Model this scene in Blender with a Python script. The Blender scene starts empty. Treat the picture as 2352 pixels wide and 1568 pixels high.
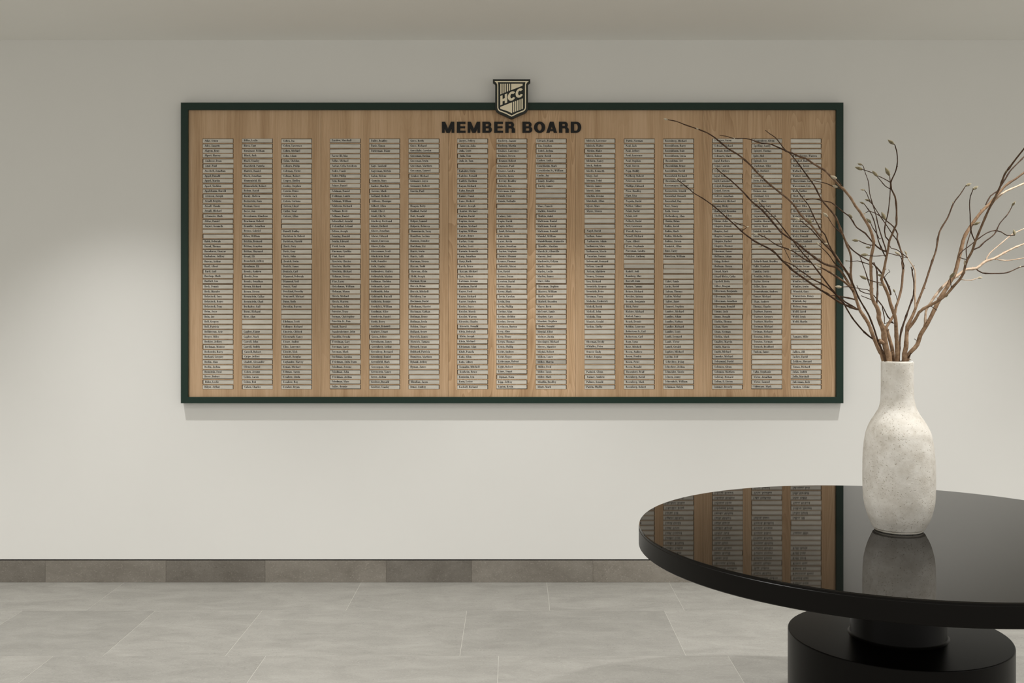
import bpy, bmesh, math, random
from mathutils import Vector, Matrix, noise

# ------------------------------------------------------------------ frame of reference
# world: x right, y into the wall (wall face at y=0, room at y<0), z up; metres.
S = 0.0022            # metres per photo pixel on the wall plane
XV, YH = 1183.0, 689.0    # principal vertical / horizon of the photo
FPX = 2447.0          # focal length in pixels (2352 wide frame)
D = FPX * S           # camera distance from the wall
H = (1337 - YH) * S   # camera height
R_ = random.Random(7)
scene = bpy.context.scene
col = scene.collection

# ------------------------------------------------------------------ camera
cam = bpy.data.cameras.new('camera')
cam.sensor_width = 36.0
cam.lens = 36.0 * FPX / 2352.0
cam.shift_x = (1176 - XV) / 2352.0
cam.shift_y = -(784 - YH) / 2352.0
cam.clip_start = 0.05
camo = bpy.data.objects.new('camera', cam)
camo.location = (0, -D, H)
camo.rotation_euler = (math.radians(90), 0, 0)
col.objects.link(camo)
scene.camera = camo

# ------------------------------------------------------------------ world and exposure
w = bpy.data.worlds.new('world'); scene.world = w
w.use_nodes = True
w.node_tree.nodes['Background'].inputs[0].default_value = (1, 0.98, 0.93, 1)
w.node_tree.nodes['Background'].inputs[1].default_value = 0.54
vs = scene.view_settings
vs.view_transform = 'Standard'; vs.look = 'None'; vs.gamma = 1.0
vs.use_curve_mapping = False
vs.exposure = 0.84

# ------------------------------------------------------------------ lamps of the room: recessed downlights
LIGHT_COL = (1.0, 0.99, 0.975)
CEIL_Z = (1337 - 92) * S
ROWS = [(-0.87, 76.0, 90, 1.0, [-3.9, -1.95, 0.0, 1.95, 3.9]), (-2.5, 84.0, 128, 1.0, [-2.9, -0.5, 1.9, 4.3])]

# ------------------------------------------------------------------ helpers
def lin(c):
    return tuple(((v / 255.0) / 12.92 if v / 255.0 <= 0.04045 else ((v / 255.0 + 0.055) / 1.055) ** 2.4) for v in c)

def setp(o, label=None, cat=None, group=None, kind=None):
    if label: o['label'] = label
    if cat: o['category'] = cat
    if group: o['group'] = group
    if kind: o['kind'] = kind
    return o

def empty(name, loc=(0, 0, 0)):
    o = bpy.data.objects.new(name, None)
    o.empty_display_size = 0.1
    o.location = loc
    col.objects.link(o)
    return o

def link(name, me, mat=None, parent=None, smooth=False):
    """mesh data is in world coordinates; child keeps world position"""
    o = bpy.data.objects.new(name, me)
    col.objects.link(o)
    if mat is not None:
        for m in (mat if isinstance(mat, (list, tuple)) else [mat]):
            me.materials.append(m)
    if smooth:
        me.shade_smooth()
    if parent is not None:
        o.parent = parent
        o.matrix_parent_inverse = Matrix.Translation(-world_loc(parent))
    return o

def world_loc(o):
    v = Vector(o.location)
    if o.parent is not None:
        pass
    return v if o.parent is None else Vector((0, 0, 0))

class MB:
    def __init__(s):
        s.v = []; s.f = []; s.m = []
    def quad(s, a, b, c, d, m=0):
        n = len(s.v); s.v += [a, b, c, d]; s.f.append((n, n + 1, n + 2, n + 3)); s.m.append(m)
    def poly(s, pts, m=0):
        n = len(s.v); s.v += list(pts); s.f.append(tuple(range(n, n + len(pts)))); s.m.append(m)
    def box(s, x0, x1, y0, y1, z0, z1, m=0, bev=0.0):
        """box; the -y face may get a bevel"""
        b = bev
        A = [(x0, y1, z0), (x1, y1, z0), (x1, y1, z1), (x0, y1, z1)]
        n = len(s.v)
        if b <= 0:
            F = [(x0, y0, z0), (x1, y0, z0), (x1, y0, z1), (x0, y0, z1)]
            s.v += A + F
            fs = [(0, 1, 2, 3)[::-1], (4, 5, 6, 7), (0, 1, 5, 4), (1, 2, 6, 5), (2, 3, 7, 6), (3, 0, 4, 7)]
        else:
            M = [(x0, y0 + b, z0), (x1, y0 + b, z0), (x1, y0 + b, z1), (x0, y0 + b, z1)]
            F = [(x0 + b, y0, z0 + b), (x1 - b, y0, z0 + b), (x1 - b, y0, z1 - b), (x0 + b, y0, z1 - b)]
            s.v += A + M + F
            fs = [(3, 2, 1, 0), (8, 9, 10, 11)]
            for i in range(4):
                j = (i + 1) % 4
                fs += [(i, j, 4 + j, 4 + i), (4 + i, 4 + j, 8 + j, 8 + i)]
        for f in fs:
            s.f.append(tuple(n + i for i in f)); s.m.append(m)
    def prism(s, pts, y_back, y_front, m=0):
        """pts: (x,z) polygon, convex or not; extruded along y"""
        n = len(s.v); k = len(pts)
        s.v += [(p[0], y_front, p[1]) for p in pts] + [(p[0], y_back, p[1]) for p in pts]
        s.f.append(tuple(range(n, n + k))); s.m.append(m)
        s.f.append(tuple(range(n + 2 * k - 1, n + k - 1, -1))); s.m.append(m)
        for i in range(k):
            j = (i + 1) % k
            s.f.append((n + i, n + k + i, n + k + j, n + j)); s.m.append(m)
    def mesh(s, name, recalc=False, attrs=None):
        me = bpy.data.meshes.new(name)
        me.from_pydata(s.v, [], s.f)
        if any(s.m):
            me.polygons.foreach_set('material_index', s.m)
        if recalc:
            bm = bmesh.new(); bm.from_mesh(me)
            bmesh.ops.recalc_face_normals(bm, faces=bm.faces[:])
            bm.to_mesh(me); bm.free()
        me.update()
        return me

def PX(u, v, y):
    """photo pixel + real depth y (metres from wall, negative) -> world point"""
    t = (D + y) / D
    return Vector(((u - XV) * t * S, y, H - (v - YH) * t * S))

def SC(y):
    return (D + y) / D * S

# ------------------------------------------------------------------ node materials
def new_mat(name):
    m = bpy.data.materials.new(name); m.use_nodes = True
    nt = m.node_tree; b = nt.nodes['Principled BSDF']
    return m, nt, b

def nd(nt, typ, **kw):
    n = nt.nodes.new(typ)
    for k, v in kw.items():
        if k == 'ins':
            for i, val in v.items():
                n.inputs[i].default_value = val
        else:
            setattr(n, k, v)
    return n

def ramp(nt, stops):
    r = nt.nodes.new('ShaderNodeValToRGB')
    e = r.color_ramp.elements
    while len(e) > 1: e.remove(e[0])
    e[0].position = stops[0][0]; e[0].color = (*stops[0][1], 1)
    for p, c in stops[1:]:
        k = e.new(p); k.color = (*c, 1)
    return r

def plain(name, c, rough=0.5, spec=0.5, metallic=0.0):
    m, nt, b = new_mat(name)
    b.inputs['Base Color'].default_value = (*c, 1)
    b.inputs['Roughness'].default_value = rough
    b.inputs['Specular IOR Level'].default_value = spec
    b.inputs['Metallic'].default_value = metallic
    return m

def bump(nt, b, height_socket, strength, dist):
    bp = nd(nt, 'ShaderNodeBump', ins={'Strength': strength, 'Distance': dist})
    nt.links.new(height_socket, bp.inputs['Height'])
    nt.links.new(bp.outputs[0], b.inputs['Normal'])
    return bp

def m_wall(name, c):
    m, nt, b = new_mat(name)
    tc = nd(nt, 'ShaderNodeTexCoord')
    n = nd(nt, 'ShaderNodeTexNoise', ins={'Scale': 1.3, 'Detail': 3.0})
    nt.links.new(tc.outputs['Object'], n.inputs['Vector'])
    r = ramp(nt, [(0.3, tuple(v * 0.985 for v in c)), (0.7, tuple(min(1, v * 1.01) for v in c))])
    nt.links.new(n.outputs[0], r.inputs[0]); nt.links.new(r.outputs[0], b.inputs['Base Color'])
    n2 = nd(nt, 'ShaderNodeTexNoise', ins={'Scale': 180.0, 'Detail': 2.0})
    nt.links.new(tc.outputs['Object'], n2.inputs['Vector'])
    bump(nt, b, n2.outputs[0], 0.04, 0.001)
    b.inputs['Roughness'].default_value = 0.85
    b.inputs['Specular IOR Level'].default_value = 0.2
    return m

def m_stone(name, c0, c1, speck, rand=0.2, rough=0.55):
    """limestone tile: soft clouds, pale fossil flecks, one tone per tile"""
    m, nt, b = new_mat(name)
    tc = nd(nt, 'ShaderNodeTexCoord'); oi = nd(nt, 'ShaderNodeObjectInfo')
    mul = nd(nt, 'ShaderNodeVectorMath', operation='SCALE'); mul.inputs[0].default_value = (37, 91, 53)
    nt.links.new(oi.outputs['Random'], mul.inputs['Scale'])
    add = nd(nt, 'ShaderNodeVectorMath', operation='ADD')
    nt.links.new(tc.outputs['Object'], add.inputs[0]); nt.links.new(mul.outputs[0], add.inputs[1])
    mp = nd(nt, 'ShaderNodeMapping'); mp.inputs['Scale'].default_value = (1, 2.2, 1.6)
    nt.links.new(add.outputs[0], mp.inputs['Vector'])
    cl = nd(nt, 'ShaderNodeTexNoise', ins={'Scale': 4.5, 'Detail': 9.0, 'Roughness': 0.68, 'Distortion': 0.5})
    nt.links.new(mp.outputs[0], cl.inputs['Vector'])
    r = ramp(nt, [(0.3, c0), (0.7, c1)])
    nt.links.new(cl.outputs[0], r.inputs[0])
    # pale flecks
    fl = nd(nt, 'ShaderNodeTexNoise', ins={'Scale': 105.0, 'Detail': 4.0, 'Roughness': 0.7})
    nt.links.new(mp.outputs[0], fl.inputs['Vector'])
    fr = ramp(nt, [(0.56, (0, 0, 0)), (0.70, (1, 1, 1))])
    nt.links.new(fl.outputs[0], fr.inputs[0])
    fm = nd(nt, 'ShaderNodeMath', operation='MULTIPLY'); fm.inputs[1].default_value = 0.45
    nt.links.new(fr.outputs[0], fm.inputs[0])
    mx = nd(nt, 'ShaderNodeMix', data_type='RGBA')
    nt.links.new(fm.outputs[0], mx.inputs['Factor'])
    nt.links.new(r.outputs[0], mx.inputs[6]); mx.inputs[7].default_value = (*speck, 1)
    # dark pinholes
    ph = nd(nt, 'ShaderNodeTexNoise', ins={'Scale': 130.0, 'Detail': 3.0})
    nt.links.new(add.outputs[0], ph.inputs['Vector'])
    pr = ramp(nt, [(0.28, (0.8, 0.8, 0.8)), (0.4, (1, 1, 1))])
    nt.links.new(ph.outputs[0], pr.inputs[0])
    mx2 = nd(nt, 'ShaderNodeMix', data_type='RGBA', blend_type='MULTIPLY'); mx2.inputs['Factor'].default_value = 1
    nt.links.new(mx.outputs[2], mx2.inputs[6]); nt.links.new(pr.outputs[0], mx2.inputs[7])
    # per-tile tone (object attribute)
    at = nd(nt, 'ShaderNodeAttribute', attribute_type='OBJECT', attribute_name='tone')
    hs = nd(nt, 'ShaderNodeHueSaturation')
    nt.links.new(at.outputs['Fac'], hs.inputs['Value'])
    nt.links.new(mx2.outputs[2], hs.inputs['Color'])
    nt.links.new(hs.outputs[0], b.inputs['Base Color'])
    b.inputs['Roughness'].default_value = rough
    b.inputs['Specular IOR Level'].default_value = 0.3
    bump(nt, b, cl.outputs[0], 0.08, 0.003)
    return m

def m_oak():
    m, nt, b = new_mat('oak_veneer')
    tc = nd(nt, 'ShaderNodeTexCoord')
    seed = nd(nt, 'ShaderNodeAttribute', attribute_type='OBJECT', attribute_name='seed')
    cath = nd(nt, 'ShaderNodeAttribute', attribute_type='OBJECT', attribute_name='cathedral')
    tone = nd(nt, 'ShaderNodeAttribute', attribute_type='OBJECT', attribute_name='tone')
    sc = nd(nt, 'ShaderNodeVectorMath', operation='SCALE'); sc.inputs[0].default_value = (3.1, 0, 7.7)
    nt.links.new(seed.outputs['Fac'], sc.inputs['Scale'])
    add = nd(nt, 'ShaderNodeVectorMath', operation='ADD')
    nt.links.new(tc.outputs['Object'], add.inputs[0]); nt.links.new(sc.outputs[0], add.inputs[1])
    # fine straight grain
    mp = nd(nt, 'ShaderNodeMapping'); mp.inputs['Scale'].default_value = (90, 1, 2.2)
    nt.links.new(add.outputs[0], mp.inputs['Vector'])
    g = nd(nt, 'ShaderNodeTexNoise', ins={'Scale': 2.0, 'Detail': 6.0, 'Roughness': 0.65})
    nt.links.new(mp.outputs[0], g.inputs['Vector'])
    # broad bands
    mp2 = nd(nt, 'ShaderNodeMapping'); mp2.inputs['Scale'].default_value = (9, 1, 0.35)
    nt.links.new(add.outputs[0], mp2.inputs['Vector'])
    g2 = nd(nt, 'ShaderNodeTexNoise', ins={'Scale': 2.0, 'Detail': 3.0, 'Roughness': 0.5})
    nt.links.new(mp2.outputs[0], g2.inputs['Vector'])
    # cathedral figure: contour lines of a slow, stretched field
    mp3 = nd(nt, 'ShaderNodeMapping'); mp3.inputs['Scale'].default_value = (4.2, 1, 0.55)
    nt.links.new(add.outputs[0], mp3.inputs['Vector'])
    g3 = nd(nt, 'ShaderNodeTexNoise', ins={'Scale': 2.0, 'Detail': 1.5, 'Roughness': 0.4})
    nt.links.new(mp3.outputs[0], g3.inputs['Vector'])
    fr = nd(nt, 'ShaderNodeMath', operation='MULTIPLY'); fr.inputs[1].default_value = 26.0
    nt.links.new(g3.outputs[0], fr.inputs[0])
    fr2 = nd(nt, 'ShaderNodeMath', operation='FRACT'); nt.links.new(fr.outputs[0], fr2.inputs[0])
    cm = nd(nt, 'ShaderNodeMath', operation='MULTIPLY')
    nt.links.new(fr2.outputs[0], cm.inputs[0]); nt.links.new(cath.outputs['Fac'], cm.inputs[1])
    # combine
    a1 = nd(nt, 'ShaderNodeMath', operation='MULTIPLY'); a1.inputs[1].default_value = 0.45
    nt.links.new(g.outputs[0], a1.inputs[0])
    a2 = nd(nt, 'ShaderNodeMath', operation='MULTIPLY_ADD'); a2.inputs[1].default_value = 0.55
    nt.links.new(g2.outputs[0], a2.inputs[0]); nt.links.new(a1.outputs[0], a2.inputs[2])
    a3 = nd(nt, 'ShaderNodeMath', operation='MULTIPLY_ADD'); a3.inputs[1].default_value = -0.16
    nt.links.new(cm.outputs[0], a3.inputs[0]); nt.links.new(a2.outputs[0], a3.inputs[2])
    r = ramp(nt, [(0.22, (0.36, 0.213, 0.106)), (0.42, (0.525, 0.345, 0.197)), (0.56, (0.63, 0.43, 0.264)), (0.75, (0.71, 0.52, 0.338))])
    nt.links.new(a3.outputs[0], r.inputs[0])
    hs = nd(nt, 'ShaderNodeHueSaturation')
    nt.links.new(tone.outputs['Fac'], hs.inputs['Value']); nt.links.new(r.outputs[0], hs.inputs['Color'])
    nt.links.new(hs.outputs[0], b.inputs['Base Color'])
    b.inputs['Roughness'].default_value = 0.5
    b.inputs['Specular IOR Level'].default_value = 0.3
    bump(nt, b, g.outputs[0], 0.05, 0.0006)
    return m

def m_plate():
    m, nt, b = new_mat('brushed_plate')
    at = nd(nt, 'ShaderNodeAttribute', attribute_type='GEOMETRY', attribute_name='tone')
    tc = nd(nt, 'ShaderNodeTexCoord')
    mp = nd(nt, 'ShaderNodeMapping'); mp.inputs['Scale'].default_value = (14, 1, 60)
    nt.links.new(tc.outputs['Object'], mp.inputs['Vector'])
    n = nd(nt, 'ShaderNodeTexNoise', ins={'Scale': 1.0, 'Detail': 4.0})
    nt.links.new(mp.outputs[0], n.inputs['Vector'])
    r = ramp(nt, [(0.3, (0.575, 0.535, 0.46)), (0.7, (0.69, 0.65, 0.57))])
    nt.links.new(n.outputs[0], r.inputs[0])
    hs = nd(nt, 'ShaderNodeHueSaturation')
    nt.links.new(at.outputs['Fac'], hs.inputs['Value']); nt.links.new(r.outputs[0], hs.inputs['Color'])
    nt.links.new(hs.outputs[0], b.inputs['Base Color'])
    b.inputs['Roughness'].default_value = 0.42; b.inputs['Metallic'].default_value = 0.12
    b.inputs['Specular IOR Level'].default_value = 0.35
    return m

def m_vase():
    m, nt, b = new_mat('pitted_stoneware')
    tc = nd(nt, 'ShaderNodeTexCoord')
    n = nd(nt, 'ShaderNodeTexNoise', ins={'Scale': 26.0, 'Detail': 6.0, 'Roughness': 0.6})
    nt.links.new(tc.outputs['Object'], n.inputs['Vector'])
    r = ramp(nt, [(0.3, (0.60, 0.555, 0.48)), (0.65, (0.78, 0.745, 0.675))])
    nt.links.new(n.outputs[0], r.inputs[0])
    pn = nd(nt, 'ShaderNodeTexNoise', ins={'Scale': 215.0, 'Detail': 1.0, 'Roughness': 0.5, 'Distortion': 0.15})
    nt.links.new(tc.outputs['Object'], pn.inputs['Vector'])
    dn = nd(nt, 'ShaderNodeTexNoise', ins={'Scale': 12.0, 'Detail': 3.0}); nt.links.new(tc.outputs['Object'], dn.inputs['Vector'])
    su = nd(nt, 'ShaderNodeMath', operation='MULTIPLY_ADD'); su.inputs[1].default_value = 0.22
    nt.links.new(dn.outputs[0], su.inputs[0]); nt.links.new(pn.outputs[0], su.inputs[2])
    pm = ramp(nt, [(0.365, (1, 1, 1)), (0.45, (0, 0, 0))]); nt.links.new(su.outputs[0], pm.inputs[0])
    f2 = nd(nt, 'ShaderNodeTexNoise', ins={'Scale': 220.0, 'Detail': 4.0, 'Roughness': 0.7}); nt.links.new(tc.outputs['Object'], f2.inputs['Vector'])
    f3 = nd(nt, 'ShaderNodeTexNoise', ins={'Scale': 45.0, 'Detail': 3.0}); nt.links.new(tc.outputs['Object'], f3.inputs['Vector'])
    h1 = nd(nt, 'ShaderNodeMath', operation='MULTIPLY_ADD'); h1.inputs[1].default_value = -1.0
    nt.links.new(pm.outputs[0], h1.inputs[0])
    h2 = nd(nt, 'ShaderNodeMath', operation='MULTIPLY'); h2.inputs[1].default_value = 0.35; nt.links.new(f2.outputs[0], h2.inputs[0])
    h3 = nd(nt, 'ShaderNodeMath', operation='MULTIPLY_ADD'); h3.inputs[1].default_value = 0.8
    nt.links.new(f3.outputs[0], h3.inputs[0]); nt.links.new(h2.outputs[0], h3.inputs[2])
    nt.links.new(h3.outputs[0], h1.inputs[2])
    mx = nd(nt, 'ShaderNodeMix', data_type='RGBA'); nt.links.new(pm.outputs[0], mx.inputs['Factor'])
    nt.links.new(r.outputs[0], mx.inputs[6]); mx.inputs[7].default_value = (0.58, 0.52, 0.43, 1)
    nt.links.new(mx.outputs[2], b.inputs['Base Color'])
    bump(nt, b, h1.outputs[0], 0.65, 0.002)
    b.inputs['Roughness'].default_value = 0.75; b.inputs['Specular IOR Level'].default_value = 0.25
    return m

def m_bark(name, c0, c1, c2):
    m, nt, b = new_mat(name)
    tc = nd(nt, 'ShaderNodeTexCoord')
    n = nd(nt, 'ShaderNodeTexNoise', ins={'Scale': 70.0, 'Detail': 6.0, 'Roughness': 0.7})
    nt.links.new(tc.outputs['Object'], n.inputs['Vector'])
    r = ramp(nt, [(0.28, c0), (0.5, c1), (0.75, c2)])
    nt.links.new(n.outputs[0], r.inputs[0]); nt.links.new(r.outputs[0], b.inputs['Base Color'])
    n2 = nd(nt, 'ShaderNodeTexNoise', ins={'Scale': 260.0, 'Detail': 4.0}); nt.links.new(tc.outputs['Object'], n2.inputs['Vector'])
    bump(nt, b, n2.outputs[0], 0.35, 0.001)
    b.inputs['Roughness'].default_value = 0.65; b.inputs['Specular IOR Level'].default_value = 0.25
    return m

def m_wood():
    m, nt, b = new_mat('twig_bark')
    tc = nd(nt, 'ShaderNodeTexCoord')
    at = nd(nt, 'ShaderNodeAttribute', attribute_type='GEOMETRY', attribute_name='age_backlit')  # thin twigs darker: younger bark plus backlit shade put into the colour
    n = nd(nt, 'ShaderNodeTexNoise', ins={'Scale': 70.0, 'Detail': 6.0, 'Roughness': 0.7})
    nt.links.new(tc.outputs['Object'], n.inputs['Vector'])
    r1 = ramp(nt, [(0.28, (0.022, 0.011, 0.006)), (0.5, (0.055, 0.028, 0.014)), (0.78, (0.14, 0.08, 0.045))])
    r2 = ramp(nt, [(0.28, (0.115, 0.064, 0.033)), (0.5, (0.275, 0.17, 0.098)), (0.78, (0.45, 0.315, 0.2))])
    nt.links.new(n.outputs[0], r1.inputs[0]); nt.links.new(n.outputs[0], r2.inputs[0])
    mx = nd(nt, 'ShaderNodeMix', data_type='RGBA'); nt.links.new(at.outputs['Fac'], mx.inputs['Factor'])
    nt.links.new(r1.outputs[0], mx.inputs[6]); nt.links.new(r2.outputs[0], mx.inputs[7])
    nt.links.new(mx.outputs[2], b.inputs['Base Color'])
    n2 = nd(nt, 'ShaderNodeTexNoise', ins={'Scale': 260.0, 'Detail': 4.0}); nt.links.new(tc.outputs['Object'], n2.inputs['Vector'])
    bump(nt, b, n2.outputs[0], 0.35, 0.001)
    b.inputs['Roughness'].default_value = 0.65; b.inputs['Specular IOR Level'].default_value = 0.2
    return m

def m_bud(name, c0, c1):
    m, nt, b = new_mat(name)
    tc = nd(nt, 'ShaderNodeTexCoord')
    n = nd(nt, 'ShaderNodeTexNoise', ins={'Scale': 300.0, 'Detail': 3.0}); nt.links.new(tc.outputs['Object'], n.inputs['Vector'])
    r = ramp(nt, [(0.35, c0), (0.65, c1)])
    nt.links.new(n.outputs[0], r.inputs[0]); nt.links.new(r.outputs[0], b.inputs['Base Color'])
    b.inputs['Roughness'].default_value = 0.9
    b.inputs['Sheen Weight'].default_value = 0.8; b.inputs['Sheen Roughness'].default_value = 0.4
    b.inputs['Sheen Tint'].default_value = (1, 0.95, 0.85, 1)
    bump(nt, b, n.outputs[0], 0.3, 0.0008)
    return m

M = {}
M['wall'] = m_wall('wall_paint', (0.80, 0.79, 0.755))
M['ceiling'] = m_wall('ceiling_paint', (0.88, 0.87, 0.83))
M['stone'] = m_stone('floor_limestone', (0.235, 0.226, 0.203), (0.325, 0.314, 0.284), (0.48, 0.465, 0.425))
M['skirt'] = m_stone('baseboard_limestone', (0.165, 0.147, 0.122), (0.25, 0.228, 0.195), (0.42, 0.39, 0.34))
M['grout'] = plain('grout', (0.43, 0.415, 0.375), 0.9, 0.2)
M['gap'] = plain('dark_recess', (0.012, 0.011, 0.010), 0.9, 0.1)
M['oak'] = m_oak()
M['slot_shade'] = plain('shaded_routed_slot', (0.085, 0.05, 0.026), 0.8, 0.2)  # shade in the slots around the plates, painted as dark brown
M['plate'] = m_plate()
M['ink'] = plain('engraving_ink', (0.022, 0.019, 0.016), 0.6, 0.3)
M['green'] = plain('green_lacquer', (0.013, 0.032, 0.022), 0.36, 0.25)
M['letter'] = plain('black_letter_face', (0.010, 0.009, 0.008), 0.55, 0.3)
M['shield'] = plain('dark_shield', (0.016, 0.019, 0.014), 0.45, 0.4)
M['cream'] = m_wall('cream_inlay', (0.93, 0.83, 0.61))
M['gloss'] = plain('black_glass_top', (0.004, 0.0035, 0.003), 0.025, 0.17)
M['gloss'].node_tree.nodes['Principled BSDF'].inputs['Specular Tint'].default_value = (1.0, 0.9, 0.74, 1)
M['satin'] = plain('satin_black_lacquer', (0.0048, 0.0040, 0.0032), 0.36, 0.13)
M['vase'] = m_vase()
M['tan'] = m_bark('tan_bark', (0.13, 0.07, 0.036), (0.30, 0.185, 0.11), (0.46, 0.32, 0.21))
M['dark'] = m_bark('dark_twig_bark', (0.035, 0.018, 0.010), (0.085, 0.045, 0.024), (0.18, 0.10, 0.058))
M['wood'] = m_wood()
M['pale'] = m_bark('pale_twig_bark', (0.33, 0.21, 0.13), (0.50, 0.37, 0.26), (0.64, 0.52, 0.4))
M['bud'] = m_bud('olive_bud_fuzz', (0.13, 0.105, 0.05), (0.27, 0.225, 0.13))
M['budp'] = m_bud('pale_bud_fuzz', (0.34, 0.28, 0.18), (0.52, 0.45, 0.32))
M['trim'] = plain('white_trim', (0.8, 0.78, 0.74), 0.5)
M['dark_can'] = plain('lamp_can', (0.05, 0.05, 0.05), 0.5)

# ------------------------------------------------------------------ room shell
RX, RY = 5.2, -9.0
CY = -3.4            # ceiling and side walls cut short, out of view, to let world light in
def struct(name, mb, mat):
    o = link(name, mb.mesh(name, True), mat)
    o['kind'] = 'structure'
    return o

GAP0, GAP1 = (1337 - 1287.2) * S, (1337 - 1284.0) * S      # reveal between baseboard and wall
mb = MB(); mb.box(-RX, RX, 0.0, 0.03, GAP1, CEIL_Z + 0.05); struct('wall_back', mb, M['wall'])
mb = MB(); mb.box(-RX - 0.1, -RX, CY, 0.1, 0, CEIL_Z + 0.05); struct('wall_left', mb, M['wall'])
mb = MB(); mb.box(RX, RX + 0.1, CY, 0.1, 0, CEIL_Z + 0.05); struct('wall_right', mb, M['wall'])
mb = MB(); mb.box(-RX - 0.1, RX + 0.1, CY, 0.1, CEIL_Z, CEIL_Z + 0.3); struct('ceiling', mb, M['ceiling'])

# floor: grout bed with stone tiles laid on it
mb = MB(); mb.box(-RX - 0.1, RX + 0.1, RY - 0.1, 0.03, -0.06, -0.0005)
floor = struct('floor', mb, M['grout'])

def floor_x(u, v):
    return (u - XV) * (1337 - YH) / (v - YH) * S
def floor_y(v):
    return -D * (1 - (1337 - YH) / (v - YH))
JG = 0.0012
def stone_tile(parent, x0, x1, y0, y1, tone):
    b = 0.0003
    m_ = MB()
    m_.v = [(x0, y0, -0.02), (x1, y0, -0.02), (x1, y1, -0.02), (x0, y1, -0.02),
            (x0, y0, -b), (x1, y0, -b), (x1, y1, -b), (x0, y1, -b),
            (x0 + b, y0 + b, 0), (x1 - b, y0 + b, 0), (x1 - b, y1 - b, 0), (x0 + b, y1 - b, 0)]
    m_.f = [(8, 9, 10, 11)]
    for i in range(4):
        j = (i + 1) % 4
        m_.f += [(i, j, 4 + j, 4 + i), (4 + i, 4 + j, 8 + j, 8 + i)]
    m_.m = [0] * len(m_.f)
    o = link('tile', m_.mesh('tile'), M['stone'], parent)
    o['tone'] = tone
    return o
rows = [(0.0, floor_y(1402), [(239, 1371), (811, 1371), (1259.5, 1371), (1555.5, 1371)]),
        (floor_y(1402), floor_y(1506), [(295, 1455), (558.7, 1455), (1064, 1455), (1551.6, 1455)]),
        (floor_y(1506), floor_y(1506) - 0.623, [(80.8, 1538), (588, 1538), (1143.7, 1538)])]
tones = {0: [1.0, 0.99, 1.01, 1.0, 1.03, 1.0], 1: [0.91, 1.0, 1.0, 0.94, 1.07, 1.0], 2: [1.04, 0.93, 1.01, 1.05, 0.97, 1.0]}
LEN = [0.61, 0.92, 0.92, 1.22]
ri = 0
while True:
    if ri < len(rows):
        ya, yb, js = rows[ri]; xs = [floor_x(u, v) for u, v in js]
    else:
        ya = rows[2][1] - 0.623 * (ri - 3); yb = ya - 0.623
        xs = [R_.uniform(-0.6, 0.3)]
    if ya < -4.2: break
    n_left = 0
    x = xs[0]
    while x > -4.6:
        x -= R_.choice(LEN); xs.insert(0, x); n_left += 1
    x = xs[-1]
    while x < 4.6:
        x += R_.choice(LEN[1:]); xs.append(x)
    for i in range(len(xs) - 1):
        k = i - n_left + 1
        tl = tones.get(ri, None)
        tn = tl[k] if tl and 0 <= k < len(tl) else R_.uniform(0.93, 1.05)
        stone_tile(floor, xs[i] + JG, xs[i + 1] - JG, yb + JG, ya - JG, tn)
    ri += 1
    last = yb
# the rest of the floor, behind the camera side
mb = MB(); mb.box(-RX, RX, RY, last - 0.004, -0.02, -0.0001)
o = link('tile', mb.mesh('tile', True), M['stone'], floor); o['tone'] = 1.0

# baseboard of stone pieces, flush with the wall, dark reveal above
mb = MB(); mb.box(-RX, RX, 0.011, 0.03, 0.0, GAP1 + 0.004)
base = struct('baseboard_back', mb, M['gap'])
bx = [104, 381, 609, 887, 1083, 1362, 1640, 1868, 2146, 2342, 2620]
bt = {0: 0.86, 1: 1.0, 2: 0.82, 3: 1.06, 4: 0.78, 5: 1.02, 6: 1.18}
xs = [-RX + 0.01] + [(-RX + 0.6)] + [(u - XV) * S for u in [-174, ] + bx]
xs = sorted(xs) + [RX - 1.0, RX - 0.01]
xs = sorted(set(xs))
i0 = xs.index((104 - XV) * S)
for i in range(len(xs) - 1):
    mb = MB()
    mb.box(xs[i] + 0.0002, xs[i + 1] - 0.0002, 0.0 - 0.0005, 0.0115, 0.0, GAP0, bev=0.0009)
    o = link('tile', mb.mesh('tile', True), M['skirt'], base)
    o['tone'] = bt.get(i - i0 + 1, R_.uniform(0.8, 1.15))

# ------------------------------------------------------------------ downlights (trim + lens + lamp), just out of the picture
def ring_mesh(r0, r1, z0, z1, n=32):
    m_ = MB()
    for i in range(n):
        a, b = 2 * math.pi * i / n, 2 * math.pi * (i + 1) / n
        ca, sa, cb, sb = math.cos(a), math.sin(a), math.cos(b), math.sin(b)
        m_.quad((r0 * ca, r0 * sa, z0), (r0 * cb, r0 * sb, z0), (r1 * cb, r1 * sb, z0), (r1 * ca, r1 * sa, z0))
        m_.quad((r1 * ca, r1 * sa, z0), (r1 * cb, r1 * sb, z0), (r1 * cb, r1 * sb, z1), (r1 * ca, r1 * sa, z1))
        m_.quad((r0 * ca, r0 * sa, z0), (r0 * cb, r0 * sb, z0), (r0 * cb, r0 * sb, z1), (r0 * ca, r0 * sa, z1))
    return m_.mesh('trim_ring', True)
ring = ring_mesh(0.038, 0.055, -0.004, 0.0); ring.materials.append(M['trim'])
for ly, power, ang, blend, lamp_x in ROWS:
    for lx in lamp_x:
        o = bpy.data.objects.new('downlight', ring); col.objects.link(o)
        o.location = (lx, ly, CEIL_Z)
        setp(o, 'small round white recessed downlight set in the ceiling', 'downlight', 'recessed ceiling downlights')
        l = bpy.data.lights.new('downlight_lamp', 'SPOT')
        l.energy = power; l.color = LIGHT_COL
        l.spot_size = math.radians(ang); l.spot_blend = blend
        l.shadow_soft_size = 0.032
        lo = bpy.data.objects.new('downlight_lamp', l); col.objects.link(lo)
        lo.parent = o; lo.location = (0, 0, -0.012)

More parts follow.
